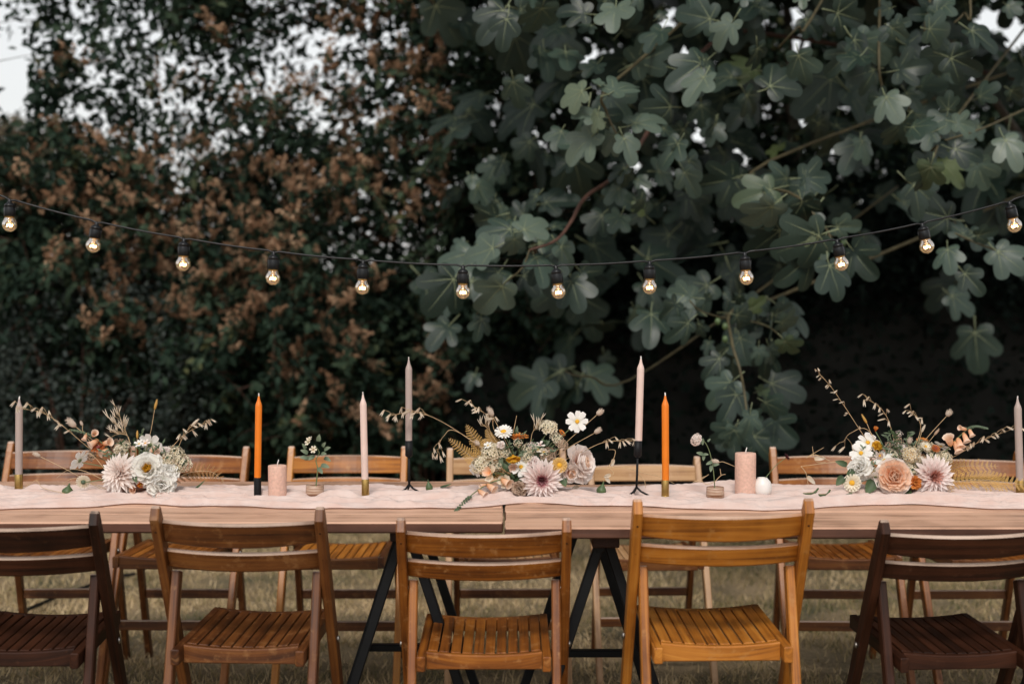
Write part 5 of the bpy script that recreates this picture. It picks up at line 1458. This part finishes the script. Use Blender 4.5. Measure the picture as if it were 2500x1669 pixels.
# ------------------------------------------------------------------ small leaved trees and hedges behind
LV = np.array([[0, 0, 0], [-.26, .38, .07], [.26, .38, .07], [0, .42, 0], [-.17, .74, .03], [.17, .74, .03], [0, 1, -.06]])
LF = np.array([[0, 3, 1], [0, 2, 3], [1, 3, 4], [3, 6, 4], [3, 2, 5], [3, 5, 6]])
def leaves(pos, size, mat, origin, name='foliage', parent=None, up=.0, tint=None):
    n = len(pos)
    d = rng.normal(0, 1, (n, 3)); d[:, 2] = d[:, 2] * .7 - .35 + up
    nr = rng.normal(0, .6, (n, 3)); nr[:, 2] += .5; nr[:, 1] -= .5
    V, F = scatter(LV, LF, pos - np.array(origin), frames(d, nr), size * rng.uniform(.65, 1.3, n))
    t = rng.uniform(0, 1, n) if tint is None else tint
    uv = np.repeat(np.stack([t, t], 1), len(LV), axis=0)
    o = link(name, np_mesh(name, V, F, uv, mats=[mat], smooth=False), None, parent)
    return tag(o, kind='stuff')


M_SHRUB = leafy('dark shrub leaf', [(0.0, (0.008, 0.016, 0.011)), (0.5, (0.022, 0.042, 0.027)), (0.88, (0.055, 0.084, 0.050)), (1.0, (0.10, 0.095, 0.035))], 0.2, 0.65, spec=0.12)
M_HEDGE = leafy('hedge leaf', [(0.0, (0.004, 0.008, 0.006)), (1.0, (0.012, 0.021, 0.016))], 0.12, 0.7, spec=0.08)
M_BLOOM = leafy('rusty seed cluster', [(0.0, (0.19, 0.098, 0.052)), (0.5, (0.39, 0.225, 0.130)), (1.0, (0.62, 0.42, 0.27))], 0.25, 0.85)
M_BLOOMO = leafy('rusty seed spike', [(0.0, (0.19, 0.098, 0.052)), (0.5, (0.39, 0.225, 0.130)), (1.0, (0.62, 0.42, 0.27))], 0.25, 0.85, objvar=True)
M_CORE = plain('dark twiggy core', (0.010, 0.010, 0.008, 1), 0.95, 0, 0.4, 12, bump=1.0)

# gaps in the shrub's crown: centre px, radius px, how open
HOLES = [(10, 50, 75, 200, 1.00), (35, 190, 50, 110, 0.95), (225, 60, 90, 110, 0.41), (330, 90, 80, 90, 0.41), (430, 130, 90, 70, 0.45), (400, 300, 60, 110, 0.50), (425, 440, 50, 110, 0.64), (470, 380, 60, 60, 0.53), (560, 300, 45, 110, 0.64), (540, 250, 40, 100, 0.53), (620, 230, 70, 60, 0.38), (745, 200, 50, 110, 0.53), (770, 260, 40, 70, 0.64), (690, 120, 70, 60, 0.34), (160, 320, 80, 60, 0.38), (250, 300, 60, 80, 0.38), (120, 420, 70, 40, 0.34), (270, 200, 70, 60, 0.34), (1130, 20, 90, 40, 0.45), (460, 500, 40, 50, 0.38), (655, 300, 40, 60, 0.38), (340, 330, 60, 60, 0.45)]
YB = 8.6
HW = [(at(a, b, YB), c / (FPX / YB), d / (FPX / YB), o) for a, b, c, d, o in HOLES]
def hole_prob(x, z):
    p = np.zeros_like(x)
    for c, rx, rz, o in HW:
        q = ((x - c.x) / rx) ** 2 + ((z - c.z) / rz) ** 2
        p = np.maximum(p, min(1.0, o * 1.22) * np.clip(1.5 - q, 0, 1))
        if o > .94: p = np.maximum(p, np.clip(1.5 - q + 1.1 * noise2(x, z, 77, 9.0), 0, 1.4))
    return p
def face_y(x, z):
    """front of the shrub: it bulges out at shoulder height and falls back below"""
    return 8.05 + .9 * np.clip((1.25 - z) / 1.1, 0, 1) ** 1.2 + .22 * noise2(x, z, 3, 3.0) + .12 * np.clip(z - 2.4, 0, 3)
RUST = [(520, 560, 300, 240, 1.0), (820, 560, 130, 230, .9), (330, 720, 170, 110, .7), (700, 330, 160, 160, .8), (900, 180, 170, 200, .9), (180, 400, 120, 110, .7), (190, 230, 70, 90, .6), (60, 470, 90, 70, .6), (500, 760, 190, 90, .6), (800, 850, 190, 130, .55), (1020, 800, 70, 130, .4), (1060, 930, 60, 70, .6), (460, 830, 130, 60, .5), (880, 1000, 130, 90, .4), (640, 60, 200, 70, .5), (1000, 400, 110, 160, .6)]
RW = [(at(a, b, YB), c / (FPX / YB), d / (FPX / YB), o) for a, b, c, d, o in RUST]
def rust_prob(x, z):
    p = np.full_like(x, .05)
    for c, rx, rz, o in RW:
        q = ((x - c.x) / rx) ** 2 + ((z - c.z) / rz) ** 2
        p = np.maximum(p, o * np.clip(1.7 - q, 0, 1))
    return p
def shrub():
    root = empty('flowering_shrub', (-1.2, 8.8, 0), 0, 'tall rusty brown flowering shrub filling the left half behind the chairs', 'shrub')
    o = np.array(root.location)
    ref = lambda x, y, z: (x * YB / y, (z - CAM_Z) * YB / y + CAM_Z)
    # arching twigs, each strung with leaves
    nt = 5600
    x = rng.uniform(-3.8, .25, nt); z = rng.uniform(.25, 4.4, nt); y = face_y(x, z) + rng.exponential(.30, nt)
    c = 1.0 * noise2(x, z, 21, 3.6) + .6 * noise2(x, z, 22, 9.0)
    keep = rng.uniform(0, 1, nt) < np.clip(.62 + .34 * c, .06, 1) * np.clip((.45 - x) * 2.0, 0, 1)
    keep &= rng.uniform(0, 1, nt) > .9 * hole_prob(*ref(x, y, z))
    keep &= ~((z < .95) & (rng.uniform(0, 1, nt) < .5))
    x, y, z = x[keep], y[keep], z[keep]; nt = len(x)
    base = np.stack([x, y, z], 1)
    d0 = np.stack([rng.normal(0, .75, nt), rng.normal(-.35, .35, nt), rng.normal(.35, .55, nt)], 1)
    d0 /= np.linalg.norm(d0, axis=1, keepdims=True)
    Lt = rng.uniform(.22, .60, nt); sag = rng.uniform(.2, .8, nt)
    def tw(i, t):
        p = base[i] + d0[i] * (Lt[i] * t)[:, None]; p[:, 2] -= .5 * sag[i] * Lt[i] * t * t
        q = d0[i].copy(); q[:, 2] -= sag[i] * t
        return p, q
    per = 26
    i = np.repeat(np.arange(nt), per); t = rng.uniform(.02, 1, nt * per)
    p, tg = tw(i, t)
    p += rng.normal(0, .016, p.shape)
    keep = rng.uniform(0, 1, len(p)) > .75 * hole_prob(*ref(p[:, 0], p[:, 1], p[:, 2]))
    p, tg, i = p[keep], tg[keep], i[keep]
    n = len(p)
    ld = tg * .7 + rng.normal(0, .75, (n, 3)); ld[:, 2] -= .25
    nr = rng.normal(0, .55, (n, 3)); nr[:, 2] += .7; nr[:, 1] -= .35
    tint = np.clip(rng.uniform(0, .95, nt)[i] * .75 + rng.uniform(0, .28, n), 0, 1)
    V, F = scatter(LV, LF, p - o, frames(ld, nr), rng.uniform(.046, .082, n))
    tag(link('foliage', np_mesh('foliage', V, F, np.repeat(np.stack([tint, tint], 1), len(LV), axis=0), mats=[M_SHRUB], smooth=False), None, root), kind='stuff')
    tV, tF = [], []
    m = MB()
    for k in range(0, nt, 2):
        pp, _ = tw(np.full(4, k), np.array([0, .35, .7, 1.0])); e = pp[-1:]; h = hole_prob(*ref(e[:, 0], e[:, 1], e[:, 2]))[0]
        if h < .3: m.tube([Vector(q - o) for q in pp], [.0035, .003, .002, .001], 3, caps=False)
    tag(link('twigs', m.mesh('twigs', [M_REDTWIG]), None, root), kind='stuff')
    # deeper leaves that close the mass
    n = 60000
    x = rng.uniform(-3.8, .35, n); z = rng.uniform(.05, 3.4, n); y = face_y(x, z) + .35 + rng.exponential(.3, n)
    keep = (rng.uniform(0, 1, n) < np.clip(1.25 - .45 * (z - .9), .10, 1) * np.clip(.75 + .5 * noise2(x, z, 23, 4.0), .1, 1)) & (rng.uniform(0, 1, n) > hole_prob(*ref(x, y, z)))
    leaves(np.stack([x, y, z], 1)[keep], .062, M_SHRUB, o, parent=root)
    # rusty spikes
    vs = []
    for s in range(6):
        m = MB(); rs = random.Random(s)
        L = 1.0; bend = rs.uniform(-.25, .25)
        m.tube([(0, 0, -.5), (bend * .2, 0, .2), (bend, 0, .95)], [.02, .016, .008], 4, mi=0)
        for i in range(20):
            t = rs.random() ** .8; a = rs.uniform(0, 6.283); q = .34 * (1 - t * .55)
            c_ = Vector((bend * t * t + q * math.cos(a) * rs.random(), q * math.sin(a) * rs.random(), t))
            s_ = rs.uniform(.06, .11)
            B_ = Matrix.Rotation(rs.uniform(0, 3), 3, Vector((rs.random(), rs.random(), .3)))
            p = [B_ @ Vector(v_) * s_ + c_ for v_ in ((1, 0, -.4), (-.5, .87, -.4), (-.5, -.87, -.4), (0, 0, 1))]
            m.add(p, [(0, 2, 1), (0, 1, 3), (1, 2, 3), (2, 0, 3)], [(rs.random(), .5)] * 4)
        vs.append(m.mesh('flower_spike', [M_BLOOMO]))
    per = 14
    i = np.repeat(np.arange(nt), per); t = rng.uniform(.35, 1.02, nt * per)
    p, tg = tw(i, t); p[:, 1] -= .02; p += rng.normal(0, .02, p.shape)
    u = rng.uniform(0, 1, nt)[i]                              # a twig flowers all over or hardly at all
    pr = rust_prob(*ref(p[:, 0], p[:, 1], p[:, 2]))
    keep = (u < pr * .56) & (rng.uniform(0, 1, len(p)) < .7) & (rng.uniform(0, 1, len(p)) > .8 * hole_prob(*ref(p[:, 0], p[:, 1], p[:, 2])))
    P = p[keep]; n = len(P)
    order = np.argsort(P[:, 1]); P = P[order]
    d = np.stack([rng.normal(0, .55, n), rng.normal(-.35, .35, n), rng.normal(.75, .4, n)], 1)
    sc = rng.uniform(.05, .10, n)
    for i in range(min(298, n)):
        link('flower_spike', vs[i % 6], None, root, basis(Vector(P[i] - o), d[i], (0, 1, 0), sc[i]))
    Vs, Fs, U, q0 = [], [], [], 0
    Rm = np.stack([np.array(basis(Vector((0, 0, 0)), dd, (0, 1, 0)).to_3x3()) for dd in d])
    for s in range(6):
        bv, bf, bm = tri_arrays(vs[s]); idx = np.arange(298 + s, n, 6)
        if len(idx) == 0: continue
        V, F = scatter(bv, bf, P[idx] - o, Rm[idx], sc[idx]); Vs.append(V); Fs.append(F + q0); q0 += len(V)
        U.append(np.repeat(np.clip(rng.uniform(0, 1, (len(idx), 1)), 0, 1) * np.ones((1, 2)), len(bv), axis=0))
    if Vs:
        tag(link('seed_heads', np_mesh('seed_heads', np.concatenate(Vs), np.concatenate(Fs), np.concatenate(U), mats=[M_BLOOM], smooth=False), None, root), kind='stuff')
    # stems: upright canes seen in the dark foot and arching twigs
    for i in range(22):
        xx = random.uniform(-2.35, -.25); y0 = 8.75 + random.uniform(0, .5); h = random.uniform(1.2, 2.2)
        lean = random.uniform(-.35, .35)
        m = MB(); m.tube([Vector(q) - Vector(o) for q in polyline([(xx, y0, 0), (xx + lean * .3, y0 - .1, h * .4), (xx + lean, y0 - .3, h)], 5)], [.011 - .0006 * k for k in range(11)], 5)
        m.build('stem', M_REDTWIG, root)
shrub()

def hedge(name, x0, x1, yb, top, label, cat, n, size, seed, depth=.9, mat=None, gaps=0.0):
    root = empty(name, ((x0 + x1) / 2, yb, 0), 0, label, cat)
    o = np.array(root.location)
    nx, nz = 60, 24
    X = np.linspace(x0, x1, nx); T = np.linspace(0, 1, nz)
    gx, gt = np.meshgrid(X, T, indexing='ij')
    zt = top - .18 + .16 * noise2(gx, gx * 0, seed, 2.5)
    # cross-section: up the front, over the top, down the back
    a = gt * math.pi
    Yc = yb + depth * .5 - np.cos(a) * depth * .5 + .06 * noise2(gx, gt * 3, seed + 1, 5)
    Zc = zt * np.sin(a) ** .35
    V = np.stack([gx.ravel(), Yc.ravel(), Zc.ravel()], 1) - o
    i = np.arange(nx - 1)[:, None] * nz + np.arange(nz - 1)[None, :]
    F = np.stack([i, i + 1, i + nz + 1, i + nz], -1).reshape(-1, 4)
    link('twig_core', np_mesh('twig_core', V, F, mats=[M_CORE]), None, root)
    x = rng.uniform(x0, x1, n); t = rng.uniform(0, .62, n)
    zt = top - .12 + .20 * noise2(x, x * 0, seed, 2.5)
    a = t * math.pi
    y = yb + depth * .5 - np.cos(a) * depth * .55 - rng.exponential(.10, n)
    z = zt * np.sin(a) ** .35 * rng.uniform(.85, 1.06, n) + .02
    z = np.where(t < .12, rng.uniform(.02, 1, n) * zt * .8, z)
    z = np.where(rng.uniform(0, 1, n) < .06, z * 1.15, z)
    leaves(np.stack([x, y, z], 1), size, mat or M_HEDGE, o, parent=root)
    return root
hedge('hedge', -5.6, .5, 9.6, 1.72, 'dark dense hedge behind the rusty flowering shrub', 'hedge', 22000, .065, 41)
hedge('hedge', -.4, 5.6, 8.7, 1.80, 'nearly black evergreen hedge under the fig tree', 'hedge', 24000, .065, 51)
bpy.data.objects['hedge']['group'] = 'dark hedges at the back'; bpy.data.objects['hedge.001']['group'] = 'dark hedges at the back'

GAPS = [(1168, 25, 45), (1211, 196, 30), (1221, 264, 24), (1279, 179, 18), (1425, 128, 34), (1489, 145, 20), (1668, 118, 24), (1632, 71, 20), (1361, 279, 16), (1532, 277, 18), (1693, 293, 22), (1707, 330, 16), (1300, 332, 18), (1129, 282, 24), (1129, 407, 18), (1388, 461, 16), (1475, 532, 18), (1614, 421, 16), (1573, 464, 12), (1679, 521, 14), (1789, 14, 20), (1936, 29, 26), (1950, 111, 24), (2175, 111, 20), (2068, 221, 14), (1971, 289, 20), (1805, 379, 22), (2025, 357, 18), (2289, 179, 20), (2368, 193, 18), (2271, 296, 14), (2286, 471, 18), (2407, 50, 24), (2455, 30, 40), (2475, 82, 36), (2336, 129, 18), (1090, 150, 20), (1060, 300, 16), (1100, 500, 14), (1030, 420, 14), (1330, 60, 16), (1560, 20, 16)]
rg = random.Random(99)
GAPS += [(rg.uniform(980, 2420), rg.uniform(0, 1) ** 1.5 * 540, rg.uniform(7, 12)) for _ in range(80)]
GW = [(at(a, b, YB), c / (FPX / YB)) for a, b, c in GAPS]
def in_gap(x, z, grow=0.0):
    g = np.zeros(len(x), bool)
    for c, r in GW: g |= (x - c.x) ** 2 + (z - c.z) ** 2 < (r + grow) ** 2
    return g
def back_tree(name, x0, x1, yb, z0, z1, label, n, size, dens, seed, trunk):
    root = empty(name, (trunk, yb + .4, 0), 0, label, 'tree')
    o = np.array(root.location)
    x = rng.uniform(x0, x1, n); z = rng.uniform(z0, z1, n); y = yb + rng.uniform(0, 1.3, n)
    c = noise2(x, z, seed, 5.0) + .7 * noise2(x, z, seed + 1, 12.0)
    keep = rng.uniform(0, 1, n) < np.clip(dens + .22 * c, .02, 1)
    ed = np.minimum(np.clip((x - x0) / .35, 0, 1), np.clip((x1 - x) / .35, 0, 1))
    keep &= rng.uniform(0, 1, n) < ed
    keep &= ~in_gap(x * YB / y, (z - CAM_Z) * YB / y + CAM_Z, .022)
    leaves(np.stack([x, y, z], 1)[keep], size, M_SHRUB, o, 'foliage', root)
    m = MB(); m.tube([(0, 0, 0), (.05, 0, z1 * .4), (-.05, .1, z1 * .85)], [.09, .06, .02], 8); m.build('trunk', M_BARK, root)
    for i in range(9):
        h = random.uniform(.35, .75) * z1; e = Vector((random.uniform(x0, x1) - trunk, random.uniform(-.3, .4), min(z1, h + random.uniform(.3, 1.2))))
        m = MB(); m.tube(polyline([(0, .05, h), (e.x * .5, e.y * .5, (h + e.z) / 2 + .1), e], 5), [.022 - .0017 * k for k in range(11)], 6); m.build('branch', M_BARK, root)
back_tree('evergreen_tree', -.25, 3.9, 9.3, 1.4, 4.4, 'dark small leaved tree behind the fig tree with specks of sky', 150000, .060, .95, 61, 1.9)
back_tree('evergreen_tree', -3.6, .2, 10.2, 1.5, 2.6, 'dark small leaved tree low behind the rusty shrub', 9000, .062, .38, 71, -2.0)
def far_tree():
    root = empty('garden_tree', (-6.2, 17, 0), 0, 'pale distant tree at the left edge under the open sky', 'tree')
    o = np.array(root.location); n = 9000
    q = rng.normal(0, 1, (n, 3)); q /= np.linalg.norm(q, axis=1, keepdims=True); q *= rng.uniform(.5, 1.05, (n, 1)) ** .5
    pos = q * np.array([1.7, 1.4, 1.25]) + np.array([-6.2, 17, 2.25])
    leaves(pos, .11, leafy('pale olive leaf', [(0, (0.05, 0.055, 0.035)), (.7, (0.10, 0.09, 0.055)), (1, (0.17, 0.11, 0.06))], .2, .7), o, 'crown', root)
    m = MB(); m.tube([(0, 0, 0), (.1, 0, 1.2), (0, 0, 2.4)], [.14, .1, .04], 8); m.build('trunk', M_BARK, root)
far_tree()
def low_shrub():
    root = empty('feathery_shrub', (-2.5, 7.9, 0), 0, 'dim feathery grey green bush low in the left corner behind the chairs', 'shrub')
    o = np.array(root.location); n = 15000
    q = rng.normal(0, 1, (n, 3)); q /= np.linalg.norm(q, axis=1, keepdims=True); q *= rng.uniform(.6, 1.05, (n, 1))
    pos = q * np.array([.75, .5, .75]) + np.array([-2.45, 8.15, .85]); pos = pos[(pos[:, 2] > .05)]
    c = noise2(pos[:, 0], pos[:, 2], 91, 9.0); pos = pos[rng.uniform(0, 1, len(pos)) < np.clip(.5 + .4 * c, .05, 1)]
    leaves(pos, .035, leafy('grey green leaflet', [(0, (0.02, 0.03, 0.027)), (1, (0.055, 0.07, 0.058))], .15, .6), o, parent=root)
    for i in range(9):
        m = MB(); e = Vector((random.uniform(-.6, .6), random.uniform(-.2, .5), random.uniform(.7, 1.5)))
        m.tube([(0, .25, 0), (e.x * .4, .2, e.z * .5), e], [.008, .006, .003], 5); m.build('stem', M_REDTWIG, root)
low_shrub()

# black cable on the lawn
m = MB()
pp = [on_z(60, 1490, .03), on_z(112, 1468, .03), on_z(140, 1455, .032), on_z(175, 1444, .03), on_z(220, 1428, .035), on_z(262, 1412, .03), on_z(330, 1400, .03)]
m.tube(polyline(pp, 6), .0085, 7)
tag(m.build('cable', M_PLASTIC), 'black cable lying across the lawn behind the left chairs', 'cable')
